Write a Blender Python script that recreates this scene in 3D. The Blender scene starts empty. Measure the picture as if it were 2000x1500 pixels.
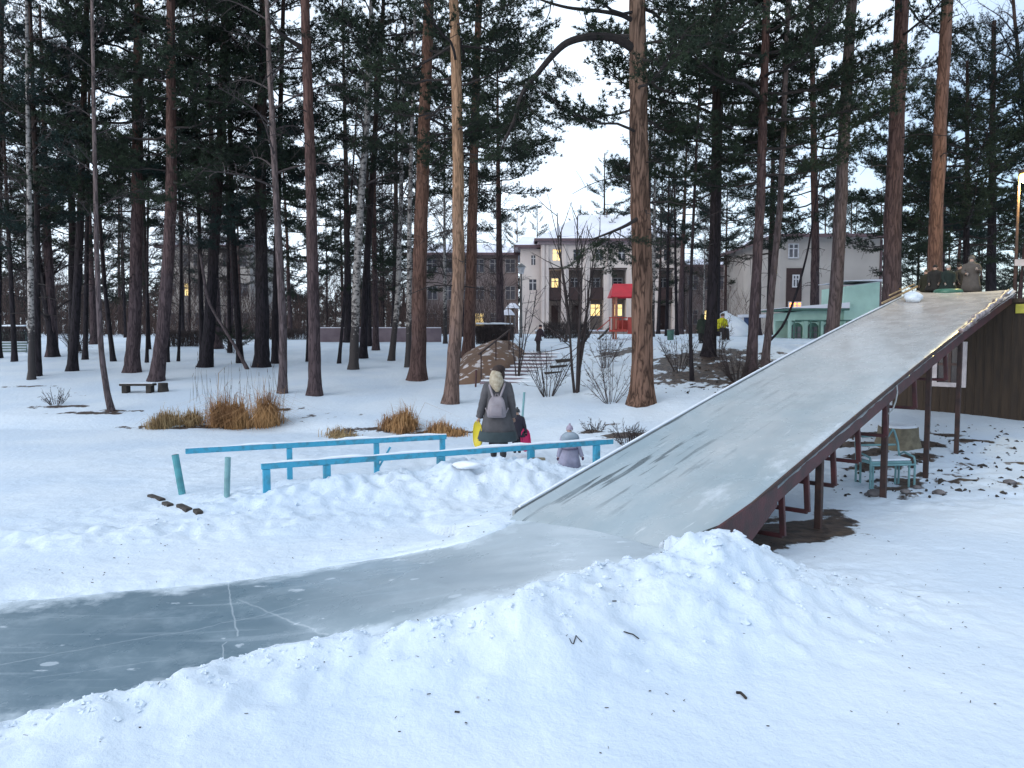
import bpy, math, random
import numpy as np
from mathutils import Vector, Matrix
R = math.radians
scn = bpy.context.scene
col = scn.collection
# ---------------------------------------------------------------- camera
F = 1500.0; H = 2.5; PITCH = math.atan(100/F)
cam_d = bpy.data.cameras.new('camera'); cam = bpy.data.objects.new('camera', cam_d); col.objects.link(cam)
cam_d.lens = 27.0; cam_d.sensor_width = 36.0; cam_d.clip_end = 2000; cam_d.clip_start = 0.05
cam.location = (0, 0, H); cam.rotation_euler = (R(90)-PITCH, 0, 0)
scn.camera = cam
# ---------------------------------------------------------------- world, sun, exposure
SUN_EL, SUN_AZ = R(20), R(-125)        # soft dusk light from the open lake, behind the camera on the left
w = bpy.data.worlds.new('World'); scn.world = w; w.use_nodes = True
wn = w.node_tree; wn.nodes.clear()
def wnode(t, **k):
    n = wn.nodes.new(t)
    for a, b in k.items(): setattr(n, a, b)
    return n
sky = wnode('ShaderNodeTexSky', sky_type='NISHITA', sun_disc=False, sun_elevation=SUN_EL, sun_rotation=SUN_AZ,
            altitude=200, air_density=1.0, dust_density=1.2, ozone_density=2.5)
tc = wnode('ShaderNodeTexCoord')
mp = wnode('ShaderNodeMapping'); mp.inputs['Scale'].default_value = (1, 1, 2.6); mp.inputs['Location'].default_value = (.3, .1, .4)
nz = wnode('ShaderNodeTexNoise'); nz.inputs['Scale'].default_value = 2.1; nz.inputs['Detail'].default_value = 5; nz.inputs['Roughness'].default_value = .5
rp = wnode('ShaderNodeValToRGB'); rp.color_ramp.elements[0].position = .36; rp.color_ramp.elements[1].position = .66
rp.color_ramp.elements[0].color = (.45,.45,.45,1); rp.color_ramp.elements[1].color = (.95,.95,.95,1)
mx = wnode('ShaderNodeMix', data_type='RGBA')
CLOUD = (9.6, 11.0, 12.6, 1)
mx.inputs['B'].default_value = CLOUD
bg = wnode('ShaderNodeBackground'); bg.inputs['Strength'].default_value = .085
wo = wnode('ShaderNodeOutputWorld')
L = wn.links.new
L(tc.outputs['Generated'], mp.inputs['Vector']); L(mp.outputs[0], nz.inputs['Vector']); L(nz.outputs['Fac'], rp.inputs[0])
sxw = wnode('ShaderNodeSeparateXYZ'); L(tc.outputs['Generated'], sxw.inputs[0])
cl = wnode('ShaderNodeMapRange'); cl.inputs[1].default_value = .34; cl.inputs[2].default_value = .60; cl.inputs[3].default_value = 1; cl.inputs[4].default_value = .25   # clearer sky to the east
L(sxw.outputs[0], cl.inputs[0]); clm = wnode('ShaderNodeMath', operation='MULTIPLY'); L(rp.outputs[0], clm.inputs[0]); L(cl.outputs[0], clm.inputs[1])
L(clm.outputs[0], mx.inputs['Factor']); L(sky.outputs[0], mx.inputs['A']); L(mx.outputs['Result'], bg.inputs[0]); L(bg.outputs[0], wo.inputs[0])
sd = bpy.data.lights.new('sun', 'SUN'); sd.energy = .5; sd.angle = R(40); sd.color = (1, .93, .90)
so = bpy.data.objects.new('sun', sd); col.objects.link(so)
# sun direction equal to the sky's: sky rotation is measured from +Y towards +X
sv = Vector((math.sin(SUN_AZ)*math.cos(SUN_EL), math.cos(SUN_AZ)*math.cos(SUN_EL), math.sin(SUN_EL)))
so.rotation_euler = sv.to_track_quat('Z', 'Y').to_euler()
scn.view_settings.view_transform = 'Standard'; scn.view_settings.look = 'None'; scn.view_settings.gamma = 1
scn.view_settings.exposure = .88
scn.cycles.max_bounces = 5; scn.cycles.diffuse_bounces = 2; scn.cycles.glossy_bounces = 2; scn.cycles.transmission_bounces = 2
rng = np.random.default_rng(7); random.seed(7)
# ---------------------------------------------------------------- helpers: rays
cp, sp = math.cos(PITCH), math.sin(PITCH)
def ray(px, py):
    a, b = (px-1000)/F, (750-py)/F
    return np.array([a, cp+b*sp, -sp+b*cp])
CAM = np.array([0, 0, H])
def aty(px, py, Y):
    d = ray(px, py); return CAM+d*(Y/d[1])
def atz(px, py, z):
    d = ray(px, py); return CAM+d*((z-H)/d[2])
# ---------------------------------------------------------------- value noise (numpy)
_P = np.random.default_rng(11).random((256, 256))
def vnoise(x, y):
    xi, yi = np.floor(x).astype(int), np.floor(y).astype(int)
    fx, fy = x-xi, y-yi
    fx = fx*fx*(3-2*fx); fy = fy*fy*(3-2*fy)
    a = _P[xi & 255, yi & 255]; b = _P[(xi+1) & 255, yi & 255]; c = _P[xi & 255, (yi+1) & 255]; d = _P[(xi+1) & 255, (yi+1) & 255]
    return (a*(1-fx)+b*fx)*(1-fy)+(c*(1-fx)+d*fx)*fy-.5
def fbm(x, y, o=4, s=1.0, ro=.5):
    r = 0; a = 1.0
    for i in range(o):
        r = r+a*vnoise(x*s+i*17.3, y*s+i*31.7); s *= 2.03; a *= ro
    return r
def sst(x, a, b):
    t = np.clip((x-a)/(b-a), 0, 1); return t*t*(3-2*t)
# ---------------------------------------------------------------- slide frame and ice run edges
FOOT = .44
SA = atz(1010, 1010, FOOT)                      # left foot corner of the slide
_v = np.array([1360, 1500.0]); _v /= np.linalg.norm(_v)
SD = np.array([_v[0], _v[1]]); SN = np.array([_v[1], -_v[0]])
SLOPE = 402/2025.0; SW = 2.13; SL = 15.6
def slz(s):                                      # deck height above foot along the slide
    return FOOT+SLOPE*s+.10*math.sin(math.pi*min(max(s/SL, 0), 1))
def sp3(s, c, dz=0.0):                           # s along, c across (0 left .. SW right)
    return np.array([SA[0]+SD[0]*s+SN[0]*c, SA[1]+SD[1]*s+SN[1]*c, slz(s)+dz])
def zice_px(px): return FOOT*float(sst(px, 620, 1060))
far_px = [(1030,1000),(985,1030),(900,1060),(750,1088),(600,1112),(450,1135),(300,1148),(0,1176),(-400,1210),(-900,1250)]
near_px = [(1345,1085),(1240,1100),(1150,1118),(1000,1165),(850,1215),(700,1262),(560,1300),(440,1330),(300,1372),(150,1405),(0,1432),(-500,1500)]
EF = np.array([atz(x, y, zice_px(x)) for x, y in far_px]); EN = np.array([atz(x, y, zice_px(x+40)) for x, y in near_px])
def polydist(X, Y, P):
    """distance to polyline, and value of P[:,2] at the closest point"""
    best = np.full(X.shape, 1e9); val = np.zeros(X.shape)
    for a, b in zip(P[:-1], P[1:]):
        dx, dy = b[0]-a[0], b[1]-a[1]; l2 = dx*dx+dy*dy
        t = np.clip(((X-a[0])*dx+(Y-a[1])*dy)/l2, 0, 1)
        d = np.hypot(X-a[0]-t*dx, Y-a[1]-t*dy)
        m = d < best; best = np.where(m, d, best); val = np.where(m, a[2]+(b[2]-a[2])*t, val)
    return best, val
TRK = np.vstack([EF[:, :2], EN[::-1, :2]])
def inpoly(X, Y, P):
    c = np.zeros(X.shape, bool); n = len(P); j = n-1
    for i in range(n):
        xi, yi = P[i]; xj, yj = P[j]
        k = ((yi > Y) != (yj > Y)) & (X < (xj-xi)*(Y-yi)/(yj-yi+1e-12)+xi)
        c ^= k; j = i
    return c
RIDGE = np.array([(-7.5,9.6,.04),(-4.6,10.2,.10),(-3.4,10.8,.27),(-2,11.2,.33),(-.7,11.6,.42),(.3,11.9,.42),(1.0,12.2,.28),(1.6,12.5,.20),(3,13.6,.12)])
PILE = np.array([(-2.6,5.2,.10),(-1,5.75,.14),(.1,6.2,.24),(.75,6.45,.33),(1.35,6.68,.48),(1.85,6.9,.60),(2.2,6.95,.42),(2.7,7.1,.24),(3.3,7.2,.08)])
def shore(x):
    return np.interp(x, [-60,-8,-3,0,2.5,5,7.5,30], [20.5,19.6,19.2,18.2,16.8,15.2,14.0,13.0])
def height(x, y, detail=True):
    x = np.asarray(x, float); y = np.asarray(y, float)
    t = y-shore(x)+.8*fbm(x, y, 2, .25)
    zl = np.interp(t, [0,1.2,4.5,10,18,30,55,300], [0,.22,.55,.98,1.45,2.0,2.35,2.6])
    zm = np.interp(t, [0,1.5,5.5,7.5,12.5,20,40,300], [0,.15,.62,.95,1.95,2.1,2.35,2.6])
    zr = np.interp(t, [0,2,6,8.5,13,30,300], [0,.25,.55,.9,2.1,2.35,2.6])
    wm = sst(x, -2.6, .6); wr = sst(x, 6, 10)
    z = zl*(1-wm)+zm*wm*(1-wr)+zr*wr
    z = z+.05*fbm(x, y, 3, .35)*sst(t, 0, 6)
    if not detail: return z
    rough = np.zeros(x.shape)
    near = (y < 24) & (np.abs(x) < 26)
    xn, yn = x[near], y[near]
    if xn.size:
        zz = np.zeros(xn.shape); rg = np.zeros(xn.shape)
        # far mound along the railing
        d, v = polydist(xn, yn, RIDGE)
        side = np.interp(xn, RIDGE[:, 0], RIDGE[:, 1])-yn
        sg = np.where(side > 0, .85, 1.3)
        m = v*np.exp(-(d/sg)**2); zz += m*(1+.5*fbm(xn, yn, 3, 1.3)); rg = np.maximum(rg, np.clip(m*3.2, 0, 1))
        # pile and near bank
        d2, v2 = polydist(xn, yn, PILE)
        side2 = np.interp(xn, PILE[:, 0], PILE[:, 1])-yn
        sg2 = np.where(side2 > 0, .62+.5*v2, .26+.2*v2)
        m2 = v2*np.exp(-(d2/sg2)**2)
        zz = np.maximum(zz, m2); rg = np.maximum(rg, np.clip(np.exp(-(d2/.95)**2)*(.35+v2*1.5), 0, 1))
        # ice run
        df, vf = polydist(xn, yn, EF); dn, vn = polydist(xn, yn, EN)
        ins = inpoly(xn, yn, TRK)
        dn2 = np.where(ins, 0, dn); df2 = np.where(ins, 0, df)
        wz = np.where(dn < df, vn*np.exp(-(dn2/.7)**2), vf*np.exp(-(df2/1.0)**2))
        edge = np.where(dn < df, .10*(1-np.exp(-(dn2/.10)**2))*np.exp(-(dn2/1.5)**2), .035*(1-np.exp(-(df2/.15)**2))*np.exp(-(df2/1.6)**2))
        din = np.minimum(dn, df); fth = .05+.22*np.clip(fbm(xn, yn, 4, 1.7)+.12, 0, 1)+.05*fbm(xn, yn, 3, 7)
        zz = np.where(ins, wz+.012-.17*sst(din/np.maximum(fth, .02), .25, 2.2), np.maximum(zz, wz)+edge+.012)
        rg = np.maximum(rg, np.where(dn < df, .55, .16)*np.exp(-(np.minimum(dn, df)/.9)**2))
        rg = np.where(ins, 0, rg)
        # second rough streak between lake snow and smooth strip
        d3, v3 = polydist(xn, yn, np.array([(-9,8.9,1),(-5.2,9.0,1),(-3,9.6,1),(-1,10.1,1),(.4,10.2,1)]))
        s3 = np.exp(-(d3/.5)**2); zz += .07*s3*np.where(ins, 0, 1); rg = np.maximum(rg, .6*s3)
        # footprints and general unevenness of lake snow
        lump = fbm(xn, yn, 4, 2.2, .6); chunk = np.abs(fbm(xn+50, yn, 3, 3.1, .55))
        amp = np.where(ins, 0, 1)
        zz += amp*(.012*fbm(xn, yn, 3, .8)+rg*(.085*lump+.12*(.25-chunk)+.085*fbm(xn, yn, 4, 6, .7)+.03*np.abs(fbm(xn+3, yn, 2, 10))+.05*np.clip(fbm(xn, yn+70, 2, 5.5)-.05,0,1)))
        tr = np.exp(-((xn-7.5)/3.2)**2-((yn-12.5)/2.2)**2)+.8*np.exp(-((xn-.6)/2.2)**2-((yn-15.0)/1.6)**2)+.35*np.exp(-((xn+5)/4)**2-((yn-15)/3)**2)
        zz -= amp*np.clip(tr, 0, 1)*.11*np.clip(np.abs(fbm(xn+20, yn+8, 3, 2.4))*2.2-.10, 0, .6)   # trodden snow
        zz += amp*.03*np.clip(fbm(xn+9, yn+4, 3, 2.6)-.12, 0, 1)*-1
        z = z.copy(); z[near] += zz
    return z
def gz(x, y, detail=True): return float(height(np.array([x]), np.array([y]), detail)[0])
def atg(px, py, y0=4.0, y1=160.0):
    d = ray(px, py); ys = np.geomspace(y0, y1, 500)
    X = CAM[0]+d[0]*ys/d[1]; Z = CAM[2]+d[2]*ys/d[1]
    h = height(X, ys); k = np.nonzero(Z <= h)[0]
    i = k[0] if len(k) else len(ys)-1
    return np.array([X[i], ys[i], h[i]])
# ---------------------------------------------------------------- helpers: meshes
class MB:
    def __init__(s): s.v = []; s.f = []; s.m = []; s.n = 0
    def add(s, V, Fc, mat=0):
        V = np.asarray(V, float).reshape(-1, 3); s.v.append(V)
        Fc = np.asarray(Fc, int)+s.n
        s.f.append(Fc); s.m.append(np.full(len(Fc), mat)); s.n += len(V); return s
    def box(s, c, size, mat=0, rot=None, taper=1.0):
        x, y, z = np.array(size)/2.0
        V = np.array([(a*x*(taper if e > 0 else 1), b*y*(taper if e > 0 else 1), e*z) for a, b, e in
                      [(-1,-1,-1),(1,-1,-1),(1,1,-1),(-1,1,-1),(-1,-1,1),(1,-1,1),(1,1,1),(-1,1,1)]])
        if rot is not None: V = V@np.array(rot).T
        return s.add(V+np.array(c), [(0,3,2,1),(4,5,6,7),(0,1,5,4),(1,2,6,5),(2,3,7,6),(3,0,4,7)], mat)
    def bar(s, a, b, wd, ht=None, mat=0):
        a = np.array(a, float); b = np.array(b, float); d = b-a; l = np.linalg.norm(d); d = d/l
        up = np.array([0, 0, 1.0]) if abs(d[2]) < .95 else np.array([0, 1.0, 0])
        x = np.cross(up, d); x /= np.linalg.norm(x); z = np.cross(d, x)
        return s.box((a+b)/2, (wd, l, ht or wd), mat, rot=np.array([x, d, z]).T)
    def tube(s, P, r, n=8, mat=0, caps=True):
        P = np.asarray(P, float); k = len(P); r = np.broadcast_to(np.asarray(r, float), (k,))
        T = np.gradient(P, axis=0); T /= np.linalg.norm(T, axis=1)[:, None]+1e-12
        ref = np.array([0, 0, 1.0]) if abs(T[0][2]) < .8 else np.array([1.0, 0, 0])
        X = np.cross(T, ref); X /= np.linalg.norm(X, axis=1)[:, None]+1e-12; Y = np.cross(T, X)
        a = np.arange(n)*2*math.pi/n
        V = P[:, None]+r[:, None, None]*(np.cos(a)[None, :, None]*X[:, None]+np.sin(a)[None, :, None]*Y[:, None])
        i = np.arange(k-1)[:, None]*n; j = np.arange(n)[None]; j2 = (j+1) % n
        Q = np.stack([i+j, i+j2, i+n+j2, i+n+j], -1).reshape(-1, 4)
        base = s.n; s.add(V.reshape(-1, 3), Q, mat)
        if caps:
            for q, c in ((0, P[0]), (k-1, P[-1])):
                o = s.n; ring = V[q]
                idx = [(n, j_, (j_+1) % n) if q else (n, (j_+1) % n, j_) for j_ in range(n)]
                s.add(np.vstack([ring, c]), idx, mat)
        return s
    def rings(s, RS, mat=0, caps=True):
        """loft through closed rings, each n x 3"""
        RS = [np.asarray(r_, float) for r_ in RS]; n = len(RS[0]); k = len(RS)
        i = np.arange(k-1)[:, None]*n; j = np.arange(n)[None]; j2 = (j+1) % n
        Q = np.stack([i+j, i+j2, i+n+j2, i+n+j], -1).reshape(-1, 4)
        s.add(np.vstack(RS), Q, mat)
        if caps:
            for q in (0, k-1):
                c = RS[q].mean(0); idx = [(n, a, (a+1) % n) for a in range(n)]
                if q == 0: idx = [(a, c_, b) for a, b, c_ in idx]
                s.add(np.vstack([RS[q], c]), idx, mat)
        return s
    def ell(s, c, r, n=14, m=9, mat=0, rot=None, z0=-1.0):
        rs = []
        for i in range(m+1):
            t = math.pi*i/m; z = -math.cos(t)
            z = max(z, z0); q = math.sqrt(max(1-z*z, 1e-4))
            a = np.arange(n)*2*math.pi/n
            V = np.stack([np.cos(a)*q*r[0], np.sin(a)*q*r[1], np.full(n, z*r[2])], -1)
            if rot is not None: V = V@np.array(rot).T
            rs.append(V+np.array(c))
        return s.rings(rs, mat, caps=True)
    def build(s, name, mats, parent=None, loc=None, smooth=False):
        me = bpy.data.meshes.new(name)
        V = np.vstack(s.v); nl = sum(f.size for f in s.f); nf = sum(len(f) for f in s.f)
        me.vertices.add(len(V)); me.vertices.foreach_set('co', V.astype(np.float32).ravel())
        me.loops.add(nl); me.polygons.add(nf)
        me.loops.foreach_set('vertex_index', np.concatenate([f.ravel() for f in s.f]).astype(np.int32))
        tot = np.concatenate([np.full(len(f), f.shape[1]) for f in s.f]).astype(np.int32)
        me.polygons.foreach_set('loop_start', (np.cumsum(tot)-tot).astype(np.int32))
        me.polygons.foreach_set('material_index', np.concatenate(s.m).astype(np.int32))
        me.polygons.foreach_set('use_smooth', np.full(nf, smooth))
        me.update(calc_edges=True); me.validate(verbose=False)
        for m in (mats if isinstance(mats, (list, tuple)) else [mats]): me.materials.append(m)
        o = bpy.data.objects.new(name, me); col.objects.link(o)
        if parent is not None: o.parent = parent
        if loc is not None: o.location = loc
        return o
def tag(o, label=None, cat=None, group=None, kind=None):
    if label: o['label'] = label
    if cat: o['category'] = cat
    if group: o['group'] = group
    if kind: o['kind'] = kind
    return o
def empty(name, loc, rz=0.0, label=None, cat=None, group=None):
    o = bpy.data.objects.new(name, None); col.objects.link(o); o.location = loc; o.rotation_euler = (0, 0, rz)
    o.empty_display_size = .1
    return tag(o, label, cat, group)
def bevel(o, wd=.01, seg=2):
    m = o.modifiers.new('bevel', 'BEVEL'); m.width = wd; m.segments = seg; m.limit_method = 'ANGLE'; return o
# ---------------------------------------------------------------- materials
def mat(name, color=(.5,.5,.5), rough=.7, metal=0.0, var=None, vscale=6.0, bump=0.0, bscale=30.0, stretch=(1,1,1), emit=None, estr=0, spec=.5, vcon=(.35,.65)):
    m = bpy.data.materials.new(name); m.use_nodes = True; nt = m.node_tree; b = nt.nodes['Principled BSDF']
    b.inputs['Roughness'].default_value = rough; b.inputs['Metallic'].default_value = metal
    b.inputs['Specular IOR Level'].default_value = spec
    b.inputs['Base Color'].default_value = (*color, 1)
    tc = nt.nodes.new('ShaderNodeTexCoord'); mp = nt.nodes.new('ShaderNodeMapping'); mp.inputs['Scale'].default_value = stretch
    nt.links.new(tc.outputs['Object'], mp.inputs['Vector'])
    if var is None: var = tuple(c*.72 for c in color)
    n = nt.nodes.new('ShaderNodeTexNoise'); n.inputs['Scale'].default_value = vscale; n.inputs['Detail'].default_value = 6
    r = nt.nodes.new('ShaderNodeValToRGB'); r.color_ramp.elements[0].position = vcon[0]; r.color_ramp.elements[1].position = vcon[1]
    r.color_ramp.elements[0].color = (*var, 1); r.color_ramp.elements[1].color = (*color, 1)
    nt.links.new(mp.outputs[0], n.inputs['Vector']); nt.links.new(n.outputs['Fac'], r.inputs[0]); nt.links.new(r.outputs[0], b.inputs['Base Color'])
    if bump:
        n2 = nt.nodes.new('ShaderNodeTexNoise'); n2.inputs['Scale'].default_value = bscale; n2.inputs['Detail'].default_value = 5
        bp = nt.nodes.new('ShaderNodeBump'); bp.inputs['Strength'].default_value = bump; bp.inputs['Distance'].default_value = .02
        nt.links.new(mp.outputs[0], n2.inputs['Vector']); nt.links.new(n2.outputs['Fac'], bp.inputs['Height']); nt.links.new(bp.outputs[0], b.inputs['Normal'])
    if emit:
        b.inputs['Emission Color'].default_value = (*emit, 1); b.inputs['Emission Strength'].default_value = estr
    return m
def bark(name, low, high, z0, z1, dark=.45, vs=14.0):
    """pine bark: furrowed plates low on the trunk, smoother orange higher up (object z)"""
    m = bpy.data.materials.new(name); m.use_nodes = True; nt = m.node_tree; N = nt.nodes.new; K = nt.links.new; b = nt.nodes['Principled BSDF']
    b.inputs['Roughness'].default_value = .9; b.inputs['Specular IOR Level'].default_value = .2
    tc = N('ShaderNodeTexCoord'); sx = N('ShaderNodeSeparateXYZ'); K(tc.outputs['Object'], sx.inputs[0])
    n0 = N('ShaderNodeTexNoise'); n0.inputs['Scale'].default_value = 1.3; K(tc.outputs['Object'], n0.inputs['Vector'])
    ad = N('ShaderNodeMath'); ad.operation = 'MULTIPLY_ADD'; ad.inputs[1].default_value = 4.0; K(n0.outputs['Fac'], ad.inputs[0]); K(sx.outputs[2], ad.inputs[2])
    mr = N('ShaderNodeMapRange'); mr.inputs[1].default_value = z0+2; mr.inputs[2].default_value = z1+2; K(ad.outputs[0], mr.inputs[0])
    mx = N('ShaderNodeMix'); mx.data_type = 'RGBA'; mx.inputs['A'].default_value = (*low, 1); mx.inputs['B'].default_value = (*high, 1); K(mr.outputs[0], mx.inputs['Factor'])
    mp = N('ShaderNodeMapping'); mp.inputs['Scale'].default_value = (1, 1, .16); K(tc.outputs['Object'], mp.inputs['Vector'])
    n1 = N('ShaderNodeTexNoise'); n1.inputs['Scale'].default_value = vs; n1.inputs['Detail'].default_value = 6; n1.inputs['Roughness'].default_value = .65; K(mp.outputs[0], n1.inputs['Vector'])
    vo = N('ShaderNodeTexNoise'); vo.inputs['Scale'].default_value = vs*.75; vo.inputs['Detail'].default_value = 3; vo.inputs['Distortion'].default_value = .6; K(mp.outputs[0], vo.inputs['Vector'])
    v1 = N('ShaderNodeMath'); v1.operation = 'SUBTRACT'; v1.inputs[1].default_value = .5; K(vo.outputs['Fac'], v1.inputs[0])
    v2 = N('ShaderNodeMath'); v2.operation = 'ABSOLUTE'; K(v1.outputs[0], v2.inputs[0])
    vr = N('ShaderNodeMapRange'); vr.inputs[1].default_value = 0; vr.inputs[2].default_value = .09; vr.inputs[3].default_value = .25; K(v2.outputs[0], vr.inputs[0])
    mu = N('ShaderNodeMath'); mu.operation = 'MULTIPLY'; K(n1.outputs['Fac'], mu.inputs[0]); K(vr.outputs[0], mu.inputs[1])
    r = N('ShaderNodeMapRange'); r.inputs[1].default_value = .10; r.inputs[2].default_value = .55; r.inputs[3].default_value = dark; r.inputs[4].default_value = 1.25; K(mu.outputs[0], r.inputs[0])
    hs = N('ShaderNodeVectorMath'); hs.operation = 'SCALE'; K(mx.outputs['Result'], hs.inputs[0]); K(r.outputs[0], hs.inputs['Scale'])
    K(hs.outputs[0], b.inputs['Base Color'])
    bp = N('ShaderNodeBump'); bp.inputs['Strength'].default_value = .8; bp.inputs['Distance'].default_value = .03; K(mu.outputs[0], bp.inputs['Height']); K(bp.outputs[0], b.inputs['Normal'])
    return m
M = {}
M['bark_orange'] = bark('bark_orange', (.095,.058,.052), (.165,.088,.062), 1.5, 6.5)
M['bark_pale'] = bark('bark_pale', (.15,.10,.085), (.32,.19,.115), 2.0, 6.0)
M['bark_grey'] = bark('bark_grey', (.070,.050,.054), (.105,.058,.048), 3, 9)
M['bark_dark'] = bark('bark_dark', (.024,.020,.024), (.055,.036,.030), 3, 10)
M['bark_lilac'] = bark('bark_lilac', (.10,.077,.080), (.16,.118,.108), 3, 10)
M['bark_big'] = bark('bark_big', (.15,.088,.064), (.21,.135,.098), 5, 12, dark=.22, vs=9)
def birchbark():
    m = bpy.data.materials.new('birch_bark'); m.use_nodes = True; nt = m.node_tree; N = nt.nodes.new; K = nt.links.new; b = nt.nodes['Principled BSDF']
    b.inputs['Roughness'].default_value = .8
    tc = N('ShaderNodeTexCoord'); mp = N('ShaderNodeMapping'); mp.inputs['Scale'].default_value = (2.2, 2.2, 3.4); K(tc.outputs['Object'], mp.inputs['Vector'])
    n = N('ShaderNodeTexNoise'); n.inputs['Scale'].default_value = 2.6; n.inputs['Detail'].default_value = 5; n.inputs['Roughness'].default_value = .7; K(mp.outputs[0], n.inputs['Vector'])
    sx = N('ShaderNodeSeparateXYZ'); K(tc.outputs['Object'], sx.inputs[0])
    mr = N('ShaderNodeMapRange'); mr.inputs[1].default_value = .3; mr.inputs[2].default_value = 2.6; mr.inputs[3].default_value = -.22; mr.inputs[4].default_value = .05; K(sx.outputs[2], mr.inputs[0])
    a = N('ShaderNodeMath'); a.operation = 'ADD'; K(n.outputs['Fac'], a.inputs[0]); K(mr.outputs[0], a.inputs[1])
    r = N('ShaderNodeValToRGB'); r.color_ramp.elements[0].position = .48; r.color_ramp.elements[1].position = .56
    r.color_ramp.elements[0].color = (.035,.028,.028,1); r.color_ramp.elements[1].color = (.33,.30,.28,1)
    K(a.outputs[0], r.inputs[0]); K(r.outputs[0], b.inputs['Base Color'])
    return m
M['birch'] = birchbark()
M['branch'] = mat('branch_wood', (.034,.025,.023), .9, var=(.018,.014,.014))
M['twig'] = mat('bare_twig', (.070,.052,.050), .9, var=(.035,.028,.028))
M['twig_dark'] = mat('dark_twig', (.05,.035,.035), .9, var=(.025,.02,.02))
M['needle'] = mat('pine_needles', (.040,.058,.032), .8, var=(.015,.024,.018), vscale=.9, spec=.25)
M['needle2'] = mat('pine_needles_blue', (.028,.050,.042), .8, var=(.012,.022,.022), vscale=.8, spec=.25)
# ================================================================ SNOW GROUND
def snow_mat():
    m = bpy.data.materials.new('snow'); m.use_nodes = True; nt = m.node_tree; N = nt.nodes.new; K = nt.links.new; b = nt.nodes['Principled BSDF']
    b.inputs['Roughness'].default_value = .55; b.inputs['Specular IOR Level'].default_value = .3
    tc = N('ShaderNodeTexCoord')
    n = N('ShaderNodeTexNoise'); n.inputs['Scale'].default_value = .45; n.inputs['Detail'].default_value = 4; K(tc.outputs['Object'], n.inputs['Vector'])
    r = N('ShaderNodeValToRGB'); r.color_ramp.elements[0].position = .38; r.color_ramp.elements[1].position = .6
    r.color_ramp.elements[0].color = (.61,.70,.80,1); r.color_ramp.elements[1].color = (.70,.77,.84,1); K(n.outputs['Fac'], r.inputs[0])
    at = N('ShaderNodeAttribute'); at.attribute_name = 'soil'
    n2 = N('ShaderNodeTexNoise'); n2.inputs['Scale'].default_value = 2.6; n2.inputs['Detail'].default_value = 7; n2.inputs['Roughness'].default_value = .62; K(tc.outputs['Object'], n2.inputs['Vector'])
    ad = N('ShaderNodeMath'); ad.operation = 'ADD'; K(at.outputs['Fac'], ad.inputs[0]); K(n2.outputs['Fac'], ad.inputs[1])
    r2 = N('ShaderNodeValToRGB'); r2.color_ramp.elements[0].position = .98; r2.color_ramp.elements[1].position = 1.0
    mr = N('ShaderNodeMapRange'); mr.inputs[1].default_value = .90; mr.inputs[2].default_value = .96; K(ad.outputs[0], mr.inputs[0])
    n3 = N('ShaderNodeTexNoise'); n3.inputs['Scale'].default_value = 7; n3.inputs['Detail'].default_value = 4; K(tc.outputs['Object'], n3.inputs['Vector'])
    r3 = N('ShaderNodeValToRGB'); r3.color_ramp.elements[0].position = .35; r3.color_ramp.elements[1].position = .7
    r3.color_ramp.elements[0].color = (.030,.022,.020,1); r3.color_ramp.elements[1].color = (.11,.075,.055,1); K(n3.outputs['Fac'], r3.inputs[0])
    mx = N('ShaderNodeMix'); mx.data_type = 'RGBA'; K(mr.outputs[0], mx.inputs['Factor']); K(r.outputs[0], mx.inputs['A']); K(r3.outputs[0], mx.inputs['B'])
    # fallen needles and bark crumbs, thicker where 'litter' is high
    al = N('ShaderNodeAttribute'); al.attribute_name = 'litter'
    vo = N('ShaderNodeTexVoronoi'); vo.inputs['Scale'].default_value = 9; K(tc.outputs['Object'], vo.inputs['Vector'])
    sc = N('ShaderNodeSeparateColor'); K(vo.outputs['Color'], sc.inputs[0])
    mm = N('ShaderNodeMapRange'); mm.inputs[1].default_value = .0; mm.inputs[2].default_value = .18; mm.inputs[3].default_value = 1; mm.inputs[4].default_value = 0; K(vo.outputs['Distance'], mm.inputs[0])
    lt = N('ShaderNodeMath'); lt.operation = 'LESS_THAN'; K(sc.outputs[0], lt.inputs[0]); K(al.outputs['Fac'], lt.inputs[1])
    m2 = N('ShaderNodeMath'); m2.operation = 'MULTIPLY'; K(mm.outputs[0], m2.inputs[0]); K(lt.outputs[0], m2.inputs[1])
    mx2 = N('ShaderNodeMix'); mx2.data_type = 'RGBA'; K(m2.outputs[0], mx2.inputs['Factor']); K(mx.outputs['Result'], mx2.inputs['A']); mx2.inputs['B'].default_value = (.12,.09,.075,1)
    K(mx2.outputs['Result'], b.inputs['Base Color'])
    n4 = N('ShaderNodeTexNoise'); n4.inputs['Scale'].default_value = 7; n4.inputs['Detail'].default_value = 11; n4.inputs['Roughness'].default_value = .64; K(tc.outputs['Object'], n4.inputs['Vector'])
    bp = N('ShaderNodeBump'); bp.inputs['Strength'].default_value = .55; bp.inputs['Distance'].default_value = .05; K(n4.outputs['Fac'], bp.inputs['Height']); K(bp.outputs[0], b.inputs['Normal'])
    return m
M['snow'] = snow_mat()
M['snowcap'] = mat('snow_cap', (.82,.86,.91), .6, var=(.72,.77,.85), vscale=3, bump=.5, bscale=14, spec=.3)
def axis(parts):
    out = [np.arange(a, b, s) for a, b, s in parts]; return np.unique(np.concatenate(out+[np.array([parts[-1][1]])]))
def gspace(a, b, n, s0):
    t = np.linspace(0, 1, n); return a+(b-a)*(np.exp(t*4)-1)/(math.exp(4)-1)
gxs = np.concatenate([-gspace(30, 420, 40, 1)[::-1], np.arange(-29.6, -9, .4), np.arange(-9, -6, .12), np.arange(-6, 6.5, .045), np.arange(6.5, 16, .12), np.arange(16, 30, .4), gspace(30, 420, 40, 1)])
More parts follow.
